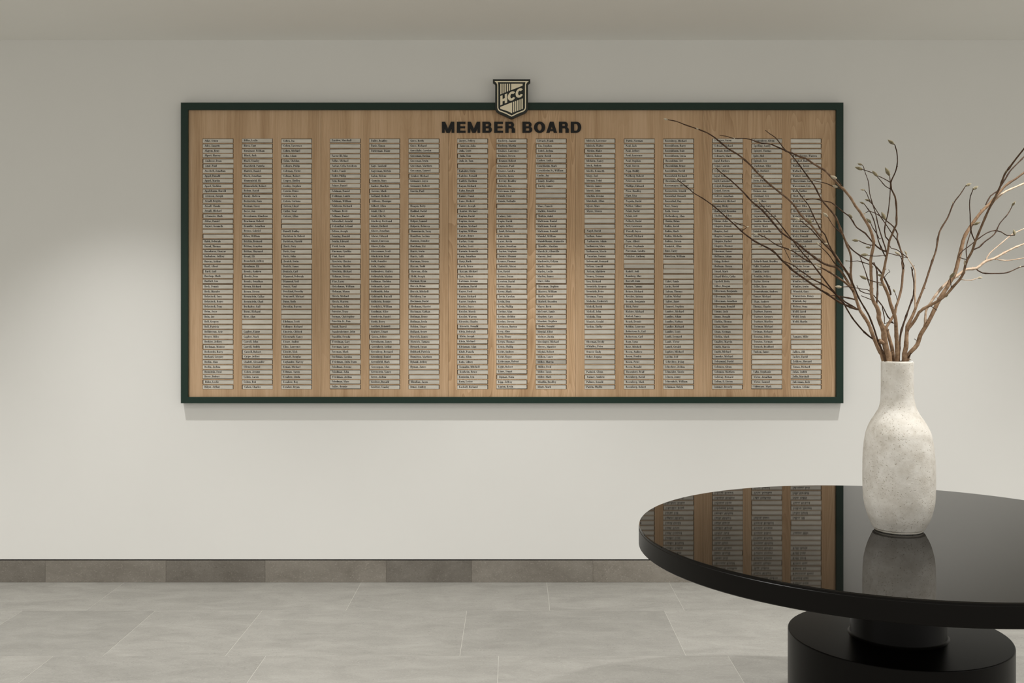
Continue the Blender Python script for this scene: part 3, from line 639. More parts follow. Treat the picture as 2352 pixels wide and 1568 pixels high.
# slot grid
COLX = [465.3, 555.6, 645.9, 757.6, 847.9, 938.2, 1050.0, 1140.2, 1230.5, 1342.5, 1432.8, 1523.2, 1635.4, 1725.7, 1816.0]
SLW, SLH, ROW0, PITCH = 71.0, 10.05, 318.2, 11.535
SLOT_D = 0.0042
joints = [429.5, 737.5, 1029.8, 1322.0, 1614.5, 1923]
tone_p = [0.93, 0.97, 1.05, 0.97, 0.94]; cath_p = [0.12, 0.2, 1.0, 0.15, 0.7]; seed_p = [1.3, 2.9, 5.35, 3.7, 8.1]
ztop = bp(0, 250)[1]; zbot = bp(0, 914)[1]
for p in range(5):
    m_ = MB()
    xa, xb = bp(joints[p], 0)[0] + 0.0005, bp(joints[p + 1], 0)[0] - 0.0005
    slots = [(bp(COLX[p * 3 + i], 0)[0], bp(COLX[p * 3 + i] + SLW, 0)[0]) for i in range(3)]
    rowz = [(bp(0, ROW0 + PITCH * r)[1], bp(0, ROW0 + PITCH * r + SLH)[1]) for r in range(50)]
    yf, ys, yb = YP, YP + SLOT_D, -0.019
    # outer sides
    m_.quad((xa, yf, zbot), (xa, yb, zbot), (xa, yb, ztop), (xa, yf, ztop))
    m_.quad((xb, yf, zbot), (xb, yf, ztop), (xb, yb, ztop), (xb, yb, zbot))
    m_.quad((xa, yf, ztop), (xa, yb, ztop), (xb, yb, ztop), (xb, yf, ztop))
    m_.quad((xa, yf, zbot), (xb, yf, zbot), (xb, yb, zbot), (xa, yb, zbot))
    # vertical strips of the face
    xs = [xa] + [q for s_ in slots for q in s_] + [xb]
    for i in range(0, len(xs), 2):
        m_.quad((xs[i], yf, zbot), (xs[i + 1], yf, zbot), (xs[i + 1], yf, ztop), (xs[i], yf, ztop))
    for (s0, s1) in slots:
        zs = [ztop] + [q for rz in rowz for q in rz] + [zbot]
        for i in range(0, len(zs), 2):
            m_.quad((s0, yf, zs[i + 1]), (s1, yf, zs[i + 1]), (s1, yf, zs[i]), (s0, yf, zs[i]))
        for (z1, z0) in rowz:
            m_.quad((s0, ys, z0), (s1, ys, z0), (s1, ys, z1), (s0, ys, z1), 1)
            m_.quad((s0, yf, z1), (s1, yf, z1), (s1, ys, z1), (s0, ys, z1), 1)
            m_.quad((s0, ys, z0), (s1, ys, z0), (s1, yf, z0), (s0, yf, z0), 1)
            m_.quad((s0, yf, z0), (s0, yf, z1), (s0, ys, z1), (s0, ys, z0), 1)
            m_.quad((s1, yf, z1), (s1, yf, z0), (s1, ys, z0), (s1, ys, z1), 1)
    o = link('wood_panel', m_.mesh('wood_panel'), [M['oak'], M['slot_shade']], board)
    o['tone'] = tone_p[p]; o['cathedral'] = cath_p[p]; o['seed'] = seed_p[p]

# name plates (engraved text lies in the plate's own mesh)
PW, PH, PT = 0.1515, 0.0186, 0.0030
DARK = {(2, 26): .88, (3, 0): .92, (5, 3): .84, (5, 28): .84, (6, 6): .86, (7, 1): .84, (7, 14): .86, (8, 10): .9, (8, 11): .88, (8, 3): .93, (8, 44): .76,
        (9, 18): .86, (12, 13): .84, (12, 14): .84, (13, 0): .82, (13, 3): .86, (13, 4): .86, (14, 19): .88, (14, 20): .86, (9, 44): .86, (9, 46): 1.04, (10, 25): .88}
LITE = {(1, 27): 1.13, (1, 36): 1.1, (1, 37): 1.1, (0, 18): 1.04, (0, 19): 1.06, (5, 29): 1.12, (5, 45): 1.06, (14, 0): 1.05, (14, 1): 1.05, (14, 2): 1.04,
        (13, 7): 1.08, (12, 47): 1.1, (14, 38): 1.12, (14, 41): 1.1, (14, 42): 1.1, (14, 45): 1.08, (13, 43): 1.06, (13, 44): 1.07, (6, 28): 1.08, (7, 31): 1.08}
LEFTGAP = {12, 13}
K = 9.9e-4           # metres per glyph unit (cap height 10 units)
KX = 1.06
rp = random.Random(21)
def plate_geo(m_, tone, c, r):
    u0 = COLX[c]; v0 = ROW0 + PITCH * r
    sx0, sz1 = bp(u0, v0); sx1, sz0 = bp(u0 + SLW, v0 + SLH)
    freeX = (sx1 - sx0) - PW; freeZ = (sz1 - sz0) - PH
    side = 1 if (c in LEFTGAP) != (rp.random() < 0.13) else 0
    x0 = sx0 + 0.0006 + (freeX - 0.0012) * (side if rp.random() < 0.93 else rp.uniform(.3, .7))
    up = rp.random() < 0.13
    z0 = sz0 + 0.0005 + (freeZ - 0.0010) * (rp.uniform(.8, 1) if up else rp.uniform(0.0, 0.25))
    tl = rp.gauss(0, 0.0016) if rp.random() < 0.5 else rp.gauss(0, 0.0004)
    tl = max(-0.004, min(0.004, tl))
    yb = YP + SLOT_D - 0.0001; yf = yb - PT
    cx, cz = x0 + PW / 2, z0 + PH / 2
    n0 = len(m_.v)
    m_.box(x0, x0 + PW, yf, yb, z0, z0 + PH, 0, bev=0.0004)
    nb = len(m_.v)
    txt = NAMES[c][r]
    if txt:
        _, xe = text_quads(txt, 0, 0, K, KX)
        kx = KX if xe < PW - 0.014 else KX * (PW - 0.014) / xe
        qs, _ = text_quads(txt, x0 + 0.0088, z0 + 0.0058, K, kx)
        ye = yf - 0.00012
        for q in qs:
            m_.quad(*[(a, ye, b) for a, b in q], m=1)
    for i in range(n0, len(m_.v)):
        x_, y_, z_ = m_.v[i]
        m_.v[i] = (x_ - (z_ - cz) * tl, y_, z_ + (x_ - cx) * tl)
    return [tone] * (len(m_.v) - n0)
def tone_of(c, r):
    t = DARK.get((c, r)) or LITE.get((c, r))
    if t: return t
    t = rp.gauss(1.0, 0.035)
    if c in (12, 13, 14): t *= 0.95  # right columns darker: their shading is put into the plate tone
    return max(0.86, min(1.1, t))
def add_tone(me, vals):
    a = me.attributes.new('tone', 'FLOAT', 'POINT'); a.data.foreach_set('value', vals)
rest = MB(); rest_t = []
for c in range(15):
    for r in range(50):
        t = tone_of(c, r)
        if 5 <= c <= 10:
            m_ = MB(); tv = plate_geo(m_, t, c, r)
            me = m_.mesh('name_plate'); add_tone(me, tv)
            link('name_plate', me, [M['plate'], M['ink']], board)
        else:
            rest_t += plate_geo(rest, t, c, r)
me = rest.mesh('name_plate'); add_tone(me, rest_t)
o = link('name_plate', me, [M['plate'], M['ink']], board)
o['kind'] = 'stuff'

# heading letters, heavy grotesque, raised
def letter_quads(ch, x0, x1, s, h):
    """block letters in a 0..h tall box from x0 to x1 (photo px units, z up)"""
    wd = x1 - x0; t = s * 0.63; q = []
    if ch == 'M':
        q = V(0, 0, h, s * .8) + V(wd - s * .8, 0, h, s * .8) + Dg(wd / 2 - s * .5, 0, 0, h, s * .98) + Dg(wd / 2 - s * .5, 0, wd - s * .98, h, s * .98)
    elif ch == 'E':
        q = V(0, 0, h, s) + Hh(s, wd - .3, h - t, t) + Hh(s, wd, 0, t) + Hh(s, wd - 1, h / 2 - t * .45, t * .9)
    elif ch == 'B':
        q = V(0, 0, h, s)
        ru, rl = h * .265, h * .285
        xu, xl = wd - ru - s * .9, wd - rl - s * .75
        q += Hh(s, xu + s * .9, h - t, t) + Hh(s, xl + s * .75, 0, t) + Hh(s, xl + s * .75, h / 2 - t * .45, t * .9)
        q += Rg(xu + s * .7, h - ru, ru, ru, -90, 90, s * .85, t, 8) + Rg(xl + s * .75, rl, rl, rl, -90, 90, s * .9, t, 8)
    elif ch in 'R':
        ru = h * .29; xu = wd - ru - s * .35
        q = V(0, 0, h, s) + Hh(s, xu, h - t, t) + Hh(s, xu, h - 2 * ru, t) + Rg(xu, h - ru, ru, ru, -90, 90, s * .9, t, 8)
        q += V(wd - s * 1.08, 0, h * .36, s) + Dg(wd - s * 1.08, h * .34, wd - s * 1.5, h * .5, s)
    elif ch == 'O':
        q = Rg(wd / 2, h / 2, wd / 2, h / 2 + .4, 0, 360, s * 1.05, t * 1.05, 28)
    elif ch == 'A':
        q = Dg(0, 0, wd / 2 - s * .55, h, s * .98) + Dg(wd - s * .98, 0, wd / 2 - s * .43, h, s * .98) + Hh(s * .8, wd - s * .8, h * .16, t * .85)
    elif ch == 'D':
        rr = h / 2; xr = wd - rr * .92
        q = V(0, 0, h, s) + Hh(s, xr, h - t, t) + Hh(s, xr, 0, t) + Rg(xr, rr, rr * .92, rr, -90, 90, s, t, 12)
    return [[(x0 + a, b) for a, b in p] for p in q]
for ch, a, b in [('M', 160, 340), ('E', 378, 505), ('M', 535, 717), ('B', 750, 890), ('E', 922, 1052), ('R', 1085, 1230),
                 ('B', 1335, 1478), ('O', 1503, 1667), ('A', 1683, 1840), ('R', 1868, 2015), ('D', 2040, 2193)]:
    u0, u1 = 990 + a / 6.357, 990 + b / 6.357
    m_ = MB()
    for i, qd in enumerate(letter_quads(ch, 0, u1 - u0, 7.7, 25.2)):
        m_.prism([bp(u0 + p[0], 305.1 - p[1]) for p in qd], YP + 0.0002, YP - 0.006 - 0.00005 * i)
    link('letter', m_.mesh('letter', True), M['letter'], board)

# crest: shield plate with raised cream inlay
YS0, YS1 = YF, YF - 0.020
def cz(x, y, yy):
    p = PX(1100 + x / 14.25, 170 + y / 14.25, yy); return (p.x, p.z)
half = [(0, 170), (612, 170), (612, 287), (590, 300), (560, 318), (540, 345), (536, 380), (536, 1120), (524, 1185), (492, 1240), (430, 1285), (260, 1358), (110, 1425), (55, 1455), (0, 1462)]
CXz = 1070
full = [(CXz + a, b) for a, b in half] + [(CXz - a, b) for a, b in half[::-1][1:-1]]
m_ = MB(); m_.prism([cz(a, b, YS1) for a, b in full], YS0, YS1)
crest = link('crest', m_.mesh('crest', True), M['shield'], board)
crest['label'] = 'dark shield crest with cream HCC letters and stripes'
YI = YS1 - 0.0016
def inlay(name, polys, smooth=False):
    mm = MB()
    for i, p in enumerate(polys):
        mm.prism([cz(a, b, YI) for a, b in p], YS1 + 0.0001, YI - 0.00004 * i)
    return link(name, mm.mesh(name, True), M['cream'], crest)
bo = [(0, 230), (562, 230), (505, 282), (475, 335), (470, 380), (470, 1105), (452, 1165), (410, 1212), (345, 1240), (180, 1303), (70, 1362), (0, 1394)]
bi = [(0, 266), (458, 266), (448, 285), (440, 335), (436, 380), (436, 1100), (422, 1145), (388, 1183), (330, 1206), (165, 1270), (58, 1326), (0, 1354)]
inlay('border', [[(CXz + s_ * bo[i][0], bo[i][1]), (CXz + s_ * bo[i + 1][0], bo[i + 1][1]), (CXz + s_ * bi[i + 1][0], bi[i + 1][1]), (CXz + s_ * bi[i][0], bi[i][1])]
                 for s_ in (1, -1) for i in range(len(bo) - 1)])
up = lambda x: 665 + (535 - 665) * (x - 700) / 320
for a, b in [(700, 742), (770, 811), (838, 882), (911, 952), (980, 1022)]:
    inlay('stripe', [[(a, 315), (b, 315), (b, up(b)), (a, up(a))]])
inlay('field', [[(1055, 315), (1430, 315), (1430, 380), (1055, 525)]])
inlay('field', [[(700, 1075), (1085, 925), (1085, 1285), (960, 1222), (840, 1180), (700, 1135)]])
dt = lambda x: 915 + (795 - 915) * (x - 1112) / 325
db = lambda x: 1258 + (1135 - 1258) * (x - 1112) / 325
for a, b in [(1112, 1155), (1183, 1225), (1253, 1295), (1325, 1366), (1393, 1437)]:
    inlay('stripe', [[(a, dt(a)), (b, dt(b)), (b, db(b)), (a, db(a))]])
inlay('letter', [[(700, 720), (773, 690), (773, 992), (700, 1024)], [(847, 664), (926, 634), (926, 932), (847, 962)], [(765, 820), (855, 784), (855, 862), (765, 898)]])
for (cx_, cy_) in [(1077, 718), (1331, 618)]:
    qs = Rg(0, 0, 132, 150, 36, 324, 84, 74, 18)
    inlay('letter', [[(cx_ + a, cy_ - b - 0.30 * a) for a, b in q] for q in qs])

# ------------------------------------------------------------------ table
TABLE_Z = (1337 - 997) * S
TT = 0.584
TX, TY = 513.6 * S, -D * (1 - TT)
def lathe(prof, n, cx, cy, off=None):
    m_ = MB(); k = len(prof)
    for i, (r, z) in enumerate(prof):
        ox, oy = off(z) if off else (0, 0)
        for j in range(n):
            a = 2 * math.pi * j / n
            m_.v.append((cx + ox + r * math.cos(a), cy + oy + r * math.sin(a), z))
    for i in range(k - 1):
        for j in range(n):
            jj = (j + 1) % n
            m_.f.append((i * n + j, i * n + jj, (i + 1) * n + jj, (i + 1) * n + j)); m_.m.append(0)
    return m_
def cap(m_, ring, n, flip=False):
    f = tuple(range(ring * n, ring * n + n))
    m_.f.append(f[::-1] if flip else f); m_.m.append(0)
def sharp(o, ang=35):
    me = o.data
    me.shade_smooth()
    me.set_sharp_from_angle(angle=math.radians(ang))
table = empty('round_table', (TX, TY, 0))
setp(table, 'round glossy black pedestal table with drum base under the vase', 'table')
TR, TH = 345.5 * S, 0.060
n = 192
tz = TABLE_Z
prof = [(TR - 0.004, tz - TH), (TR, tz - TH + 0.003), (TR, tz - 0.009), (TR - 0.0012, tz - 0.0078), (TR - 0.0012, tz - 0.0025), (TR - 0.0022, tz - 0.0008), (TR - 0.004, tz)]
m_ = lathe(prof, n, TX, TY); cap(m_, 0, n, True); cap(m_, len(prof) - 1, n)
m_.m = [1 if i < 4 * n else 0 for i in range((len(prof) - 1) * n)] + [1, 0]
o = link('tabletop', m_.mesh('tabletop', True), [M['gloss'], M['satin']], table); sharp(o, 9)
DR, DZ, NR = 143.3 * S, (1337 - 1137.2) * S, 61.6 * S
prof = [(DR - 0.01, 0.0), (DR, 0.004), (DR, DZ - 0.003), (DR - 0.001, DZ - 0.001), (DR - 0.003, DZ)]
m_ = lathe(prof, 128, TX, TY); cap(m_, 0, 128, True); cap(m_, len(prof) - 1, 128)
o = link('drum_base', m_.mesh('drum_base', True), M['satin'], table); sharp(o, 9)
prof = [(NR + 0.010, DZ - 0.001), (NR + 0.004, DZ + 0.0015), (NR, DZ + 0.006), (NR, tz - TH + 0.001)]
m_ = lathe(prof, 96, TX, TY); cap(m_, 0, 96, True); cap(m_, len(prof) - 1, 96)
o = link('pedestal_neck', m_.mesh('pedestal_neck', True), M['satin'], table); sharp(o, 60)

# ------------------------------------------------------------------ vase
VX, VY = TX + 0.0008, TY - 0.004
sv = SC(VY)
vp = [(1415, 338, 690), (1404, 331, 697), (1380, 320, 710), (1330, 298, 735), (1280, 281, 752), (1200, 263, 769), (1100, 256, 775), (1000, 254, 776), (900, 255, 773),
      (800, 260, 765), (700, 274, 748), (650, 289, 729), (600, 312, 701), (550, 343, 667), (500, 370, 641), (450, 382, 628), (400, 385, 622), (300, 386, 619),
      (200, 386, 619), (162, 386, 619), (152, 389, 616), (148, 394, 611)]
zr = lambda y: TABLE_Z + (1416 - y) / 3.267 * sv
rings = []
cr = 514.0
for y, a, b in vp:
    rings.append((zr(y), (b - a) / 2 / 3.267 * sv, ((a + b) / 2 - cr) / 3.267 * sv))
# resample with Catmull-Rom for a smooth body
def cat(p0, p1, p2, p3, t):
    return tuple(0.5 * (2 * b + (c - a) * t + (2 * a - 5 * b + 4 * c - d) * t * t + (3 * b - a - 3 * c + d) * t ** 3) for a, b, c, d in zip(p0, p1, p2, p3))
rs = []
for i in range(len(rings) - 1):
    p = [rings[max(0, min(len(rings) - 1, i + k))] for k in (-1, 0, 1, 2)]
    for k in range(6): rs.append(cat(*p, k / 6))
rs.append(rings[-1])
foot = rings[0][1]
outer = [(rs_z, rs_r, rs_o) for rs_z, rs_r, rs_o in rs]
seq = [(TABLE_Z + 0.0002, foot - 0.010, 0.0), (TABLE_Z + 0.0002, foot - 0.004, 0.0), (TABLE_Z + 0.0012, foot - 0.001, 0), (TABLE_Z + 0.004, foot + 0.0002, 0), (TABLE_Z + 0.0052, foot - 0.0012, 0.0), (TABLE_Z + 0.0064, foot + 0.0003, 0)]
seq += [q for q in outer if q[0] > TABLE_Z + 0.0075]
zt, rt, ot = outer[-1]
seq += [(zt + 0.0006, rt - 0.003, ot), (zt, rt - 0.006, ot), (zt - 0.006, rt - 0.0075, ot), (zt - 0.12, rt - 0.0075, ot), (zt - 0.2, rt + 0.01, ot / 2), (TABLE_Z + 0.08, 0.07, 0), (TABLE_Z + 0.02, 0.05, 0)]
n = 144
m_ = MB()
for (z, r, ox) in seq:
    for j in range(n):
        a = 2 * math.pi * j / n
        x_, y_ = math.cos(a), math.sin(a)
        d = 1.0
        if z > TABLE_Z + 0.02 and r > 0.03:
            d += 0.006 * noise.noise(Vector((x_ * 1.6, y_ * 1.6, z * 11))) + 0.0022 * noise.noise(Vector((x_ * 6, y_ * 6, z * 60)))
        m_.v.append((VX + ox + r * d * x_, VY + r * d * y_, z))
for i in range(len(seq) - 1):
    for j in range(n):
        jj = (j + 1) % n
        m_.f.append((i * n + j, i * n + jj, (i + 1) * n + jj, (i + 1) * n + j)); m_.m.append(0)
cap(m_, 0, n, True); cap(m_, len(seq) - 1, n)
vase = link('vase', m_.mesh('vase', True), M['vase'], None); sharp(vase, 60)
setp(vase, 'tall off-white pitted stoneware vase holding bare branches on black table', 'vase')

# ------------------------------------------------------------------ branches
def resample(pts, step=0.010):
    out = []
    for i in range(len(pts) - 1):
        p = [pts[max(0, min(len(pts) - 1, i + k))] for k in (-1, 0, 1, 2)]
        L = math.dist(p[1][:3], p[2][:3])
        k = max(1, int(L / step))
        for j in range(k): out.append(cat(*p, j / k))
    out.append(pts[-1])
    return out
def tube(pts, seg=8, knots=True, rnd=None):
    """pts: (x,y,z,r)"""
    P = resample(pts)
    m_ = MB(); up = Vector((0, 1, 0)); k = len(P)
    nodes = {}
    if knots:
        i = 3
        while i < k - 2:
            nodes[i] = rnd.uniform(1.12, 1.38) if P[i][3] < 0.0032 else rnd.uniform(1.03, 1.12); i += rnd.randint(3, 6)
    for i, q in enumerate(P):
        a = Vector(P[max(0, i - 1)][:3]); b = Vector(P[min(k - 1, i + 1)][:3])
        t = (b - a).normalized()
        s_ = t.cross(up)
        if s_.length < 1e-3: s_ = t.cross(Vector((1, 0, 0)))
        s_.normalize(); u_ = s_.cross(t).normalized()
        r = q[3] * nodes.get(i, 1.0)
        if rnd: r *= rnd.uniform(0.95, 1.05)
        for j in range(seg):
            an = 2 * math.pi * j / seg
            m_.v.append(tuple(Vector(q[:3]) + (s_ * math.cos(an) + u_ * math.sin(an)) * r))
    for i in range(k - 1):
        for j in range(seg):
            jj = (j + 1) % seg
            m_.f.append((i * seg + j, i * seg + jj, (i + 1) * seg + jj, (i + 1) * seg + j)); m_.m.append(0)
    cap(m_, 0, seg, True); cap(m_, k - 1, seg)
    rads = [q[3] for q in P for _ in range(seg)]
    for i in nodes:
        q = P[i]
        if rnd.random() > 0.55: continue
        t = (Vector(P[i + 1][:3]) - Vector(P[i - 1][:3])).normalized()
        s_ = t.cross(Vector((rnd.uniform(-1, 1), rnd.uniform(-.6, .6), rnd.uniform(-1, 1))))
        if s_.length < 1e-3: continue
        s_.normalize()
        L_ = max(0.0022, q[3] * rnd.uniform(0.9, 1.6)); rr = min(q[3] * 0.6, 0.0017)
        d_ = (s_ + t * 0.6).normalized(); o_ = Vector(q[:3]) + s_ * q[3] * 0.6
        a_ = d_.cross(Vector((0.3, 1, 0.2))).normalized(); b_ = d_.cross(a_)
        n0 = len(m_.v)
        for (f, rk) in ((0, 1.0), (0.7, 0.75), (1.0, 0.35)):
            for j in range(5):
                an = 2 * math.pi * j / 5
                m_.v.append(tuple(o_ + d_ * (L_ * f + 0.0) + (a_ * math.cos(an) + b_ * math.sin(an)) * rr * rk))
        for f in range(2):
            for j in range(5):
                jj = (j + 1) % 5
                m_.f.append((n0 + f * 5 + j, n0 + f * 5 + jj, n0 + (f + 1) * 5 + jj, n0 + (f + 1) * 5 + j)); m_.m.append(0)
        m_.f.append(tuple(range(n0 + 10, n0 + 15))); m_.m.append(0)
        rads += [q[3]] * 15
    m_.rad = rads
    return m_

def parse(s):
    return [tuple(float(q) for q in p.split(',')) for p in s.split()]
rb = random.Random(5)
def bud_mesh(length, width):
    prof = [(0.0, 0.10), (0.06, 0.34), (0.10, 0.30), (0.2, 0.40), (0.38, 0.5), (0.55, 0.47), (0.75, 0.31), (0.9, 0.15), (1.0, 0.02)]
    m_ = MB(); n = 10
    for (t, r) in prof:
        for j in range(n):
            a = 2 * math.pi * j / n
            m_.v.append((r * width * math.cos(a), r * width * math.sin(a) * 0.92, t * length))
    for i in range(len(prof) - 1):
        for j in range(n):
            jj = (j + 1) % n
            m_.f.append((i * n + j, i * n + jj, (i + 1) * n + jj, (i + 1) * n + j)); m_.m.append(0)
    cap(m_, 0, n, True); cap(m_, len(prof) - 1, n)
    return m_

MOUTH = 826.0
def branch(label, y0, paths, buds):
    """paths: (px points base->tip [prefix r = listed tip->base], (d0, ..., dn) diameters px, material, depth gain at tip, parent index)"""
    first = parse(paths[0][0].lstrip('r '))
    root = empty('budding_branch', (VX, VY, TABLE_Z + 0.25))
    setp(root, label, 'branch', 'bare budding branches in the vase')
    done = []
    for idx, (s, dia, mat, dy, par) in enumerate(paths):
        p = parse(s.lstrip('r '))
        if s.startswith('r'): p = p[::-1]
        inside = 0
        if par is None:
            b = p[0]
            p = [(2056 + (b[0] - 2056) * 0.1 , 1010.0), (2054 + (b[0] - 2054) * 0.55, 905.0)] + p
            inside = 2
            ys = VY + y0
        else:
            q = min(done[par], key=lambda e: (e[0] - p[0][0]) ** 2 + (e[1] - p[0][1]) ** 2)
            ys = q[2]
            if math.hypot(q[0] - p[0][0], q[1] - p[0][1]) > 2.0: p = [(q[0], q[1])] + p
        L = [0.0]
        for a, b in zip(p, p[1:]): L.append(L[-1] + math.hypot(b[0] - a[0], b[1] - a[1]))
        l0 = L[inside]
        P3 = []; P2 = []
        for i, (u, v) in enumerate(p):
            f = max(0.0, (L[i] - l0) / (L[-1] - l0))
            y = ys + dy * f ** 1.15
            if i < inside: y = VY + y0 * (0.55 if i == 1 else 0.2)
            g = f * (len(dia) - 1); k = min(int(g), len(dia) - 2); d = dia[k] + (dia[k + 1] - dia[k]) * (g - k)
            w_ = PX(u, v, y)
            P3.append((w_.x, w_.y, w_.z, d / 2 * SC(y))); P2.append((u, v, y))
        # dense 2d record for joins
        dense = []
        for a, b in zip(P2, P2[1:]):
            for k in range(4): dense.append(tuple(a[i] + (b[i] - a[i]) * k / 4 for i in range(3)))
        dense.append(P2[-1])
        done.append(dense)
        tb = tube(P3, 10 if dia[0] > 6 else 7, True, rb)
        me = tb.mesh('stem' if par is None else 'twig', True)
        ag = me.attributes.new('age_backlit', 'FLOAT', 'POINT')
        lo, hi = (3.2, 6.5) if mat == 'tan' else (4.2, 8.0)
        ag.data.foreach_set('value', [max(0.0, min(1.0, (2 * r / 0.00129 - lo) / (hi - lo))) for r in tb.rad])
        link('stem' if par is None else 'twig', me, M['pale'] if mat == 'pale' else M['wood'], root, True)
    alln = [e for d_ in done for e in d_]
    for bd in buds:
        u0, v0, u1, v1 = bd[:4]; mt = bd[4] if len(bd) > 4 else 'bud'
        q = min(alln, key=lambda e: (e[0] - u0) ** 2 + (e[1] - v0) ** 2)
        y = q[2]
        a = PX(u0, v0, y); L_ = math.hypot(u1 - u0, v1 - v0) * SC(y) * 1.04
        b = PX(u1, v1, y + rb.uniform(-0.4, 0.4) * L_)
        if math.hypot(q[0] - u0, q[1] - v0) > 1.5:           # short stalk to the twig
            w_ = PX(q[0], q[1], y)
            me = tube([(w_.x, w_.y, w_.z, 0.0011), ((w_.x + a.x) / 2, (w_.y + a.y) / 2, (w_.z + a.z) / 2, 0.001), (a.x, a.y, a.z, 0.0011)], 6, False, rb).mesh('twig', True)
            link('twig', me, M['dark'], root, True)
        dr = (b - a); Ln = dr.length
        m_ = bud_mesh(Ln, max(0.0045, Ln * 0.46))
        rot = dr.to_track_quat('Z', 'Y').to_matrix()
        m_.v = [tuple(a - dr * 0.06 + rot @ Vector(v)) for v in m_.v]
        link('bud', m_.mesh('bud', True), M[mt], root, True)
    return root

branch('longest branch, arching over the board with its thin tip near the heading', 0.006, [
    ('2028.8,826 2018.6,802 2008.4,779 2000.8,758.6 1994.4,742 1982.9,724.2 1975.3,712.7 1969.5,696.1 1965,682 1960,668 1955.9,645.4 1950.8,632.7 1939.3,617.3 1929,602 1921.4,589.3 1913.8,579 1904.8,570.2 1894.6,556 1883,542 1869,524 1858,511 1848.2,503 1837.5,491 1826.8,475 1814.3,460.7 1794.6,444.6 1767.9,423.2 1741,398.2 1723.2,378.6 1698.2,357.1 1669.6,339.3 1646.4,319.6 1625,305.4 1600,295.5 1571.4,285.7 1553.6,278.6 1528.6,274.1',
     (9.5, 8, 6.4, 4.6, 4.4, 3.8, 3.6, 2.8, 1.9), 'tan', 0.16, None),
    ('1969.5,710 1953.6,705 1937,697.4 1921.7,689.7 1900,674.4 1885.7,666.4 1873,658.2 1850,641.6 1839.3,633.9 1821.4,621.4 1810.7,610.7 1794.6,596.4 1782.1,582.1 1767.9,571.4 1750,562.5 1728.6,550.9 1723.2,546.4 1708.9,535.7 1687.5,516.1 1669.6,500 1651.8,483.9 1639.3,473.2 1614.3,455.4 1592.9,442.9 1582.1,433 1553.6,410.7', (5, 4.4, 4.2, 3.4, 2.6, 1.7), 'dark', -0.14, 0),
    ('1967.6,708.9 1957.4,702.5 1942,693.6 1930.6,684.6 1921.4,677.3 1910,667 1898.5,658.2 1885.7,650.5 1862.8,639 1850,628.8 1835.7,619.6 1825,610.7 1814.3,605.4 1799,599', (3.8, 3.2, 2.8, 2), 'dark', 0.06, 0),
    ('r1642,384 1660.7,400 1678.6,414.3 1705.4,439.3 1726.8,462.5 1750,482.1 1767.9,501.8 1785.7,523.2 1792.9,532.1 1812.5,546.4 1832,559 1850,575 1865.3,586.7 1884.4,600.8 1901,608.4 1921.4,613.5 1931.6,622.4 1939.3,634 1947,646.7 1957,664', (6, 5, 4, 4, 3.4, 2), 'dark', 0.08, 0),
    ('r1744.6,466 1764,486 1785.7,507.1 1803.6,530.4 1817.9,548.2 1830.4,564.3 1844.6,582.1 1855,593 1862.8,602 1875.5,618.6 1888.3,635.2 1903.6,655.6 1918.9,674.7 1929,686.2 1938.3,696.1 1943.4,706.3 1957.4,729.3 1971.4,747.1 1986.7,763.7 2004,777.5', (4, 3.4, 3.4, 3, 2.6, 1.8), 'dark', -0.1, 0),
    ('r1735.7,536.6 1757,544.6 1783.9,562.5 1803.6,569.6 1817.9,575 1832,583.9 1850,596.4 1861,602', (3, 2.8, 2.4, 1.6), 'tan', 0.02, 4),
    ('1801.8,571.4 1810.7,589.3 1817.9,603.6', (1.6, 1.1), 'dark', -0.01, 5),
    ('1798,566 1789,550', (1.5, 1.0), 'dark', 0.01, 5),
    ('r1758,299.1 1767.9,307.1 1782.1,317 1803.6,344.6 1814.3,351.8 1835.7,378.6 1850,398 1870,426 1886.5,457.5 1901.4,475.8 1919.7,499 1929.6,523.9 1937.9,543.8 1945.7,563.8 1952,579 1954.6,589.3 1955.2,605.9 1954,627.5 1957,650', (5, 5, 4, 3.2, 2.6, 1.8), 'tan', -0.08, 0),
    ('r1839.3,507 1857,521.4 1867.9,532 1892.9,560.7 1910.7,578.6 1926,601', (3, 2.6, 2), 'dark', -0.04, 0),
    ('r1880.6,562.5 1894.6,575.3 1906,588 1916.3,603.3 1928,612', (2.6, 2.2, 1.8), 'dark', -0.05, 0),
    ('r1884.4,613.5 1903.6,623.7 1921.4,635.2 1936.7,645.4 1950.8,656.9 1961,671', (5.4, 4.6, 3.4), 'tan', -0.05, 0),
    ('r1910,678 1930.6,680.8 1948.5,684 1965,688', (4, 3.2, 2), 'tan', 0.05, 0),
    ('r1685,509 1700,516 1716,521.4', (1.8, 1.6, 1.4), 'dark', -0.02, 1),
], [(1533, 274.6, 1523, 272.6, 'budp'), (1743.4, 463.4, 1739.3, 455.4, 'budp'), (1836, 504, 1823, 499, 'budp'), (1749, 566.5, 1740, 565, 'budp'), (1817.9, 574, 1809.8, 571.4, 'budp'),
    (1740, 538, 1731, 535.7, 'budp'), (1715, 521.2, 1721, 520, 'budp'), (1880.6, 562.5, 1873.6, 555.5, 'budp'), (1902, 561, 1892, 558, 'budp'), (1890.8, 553.6, 1881.9, 547.8),
    (1884, 613.5, 1873.6, 606.5, 'budp'), (1946, 653, 1940, 644, 'budp'), (1863.3, 513, 1855.8, 499), (1916, 631, 1911, 625.5, 'budp'), (1817, 601, 1820, 607, 'budp'), (1604, 297, 1598, 293, 'budp'), (1770, 425, 1764, 420, 'budp'), (1644, 386, 1640, 382, 'budp'), (1555, 412, 1552, 408, 'budp'), (1812, 458, 1807, 454, 'budp')])

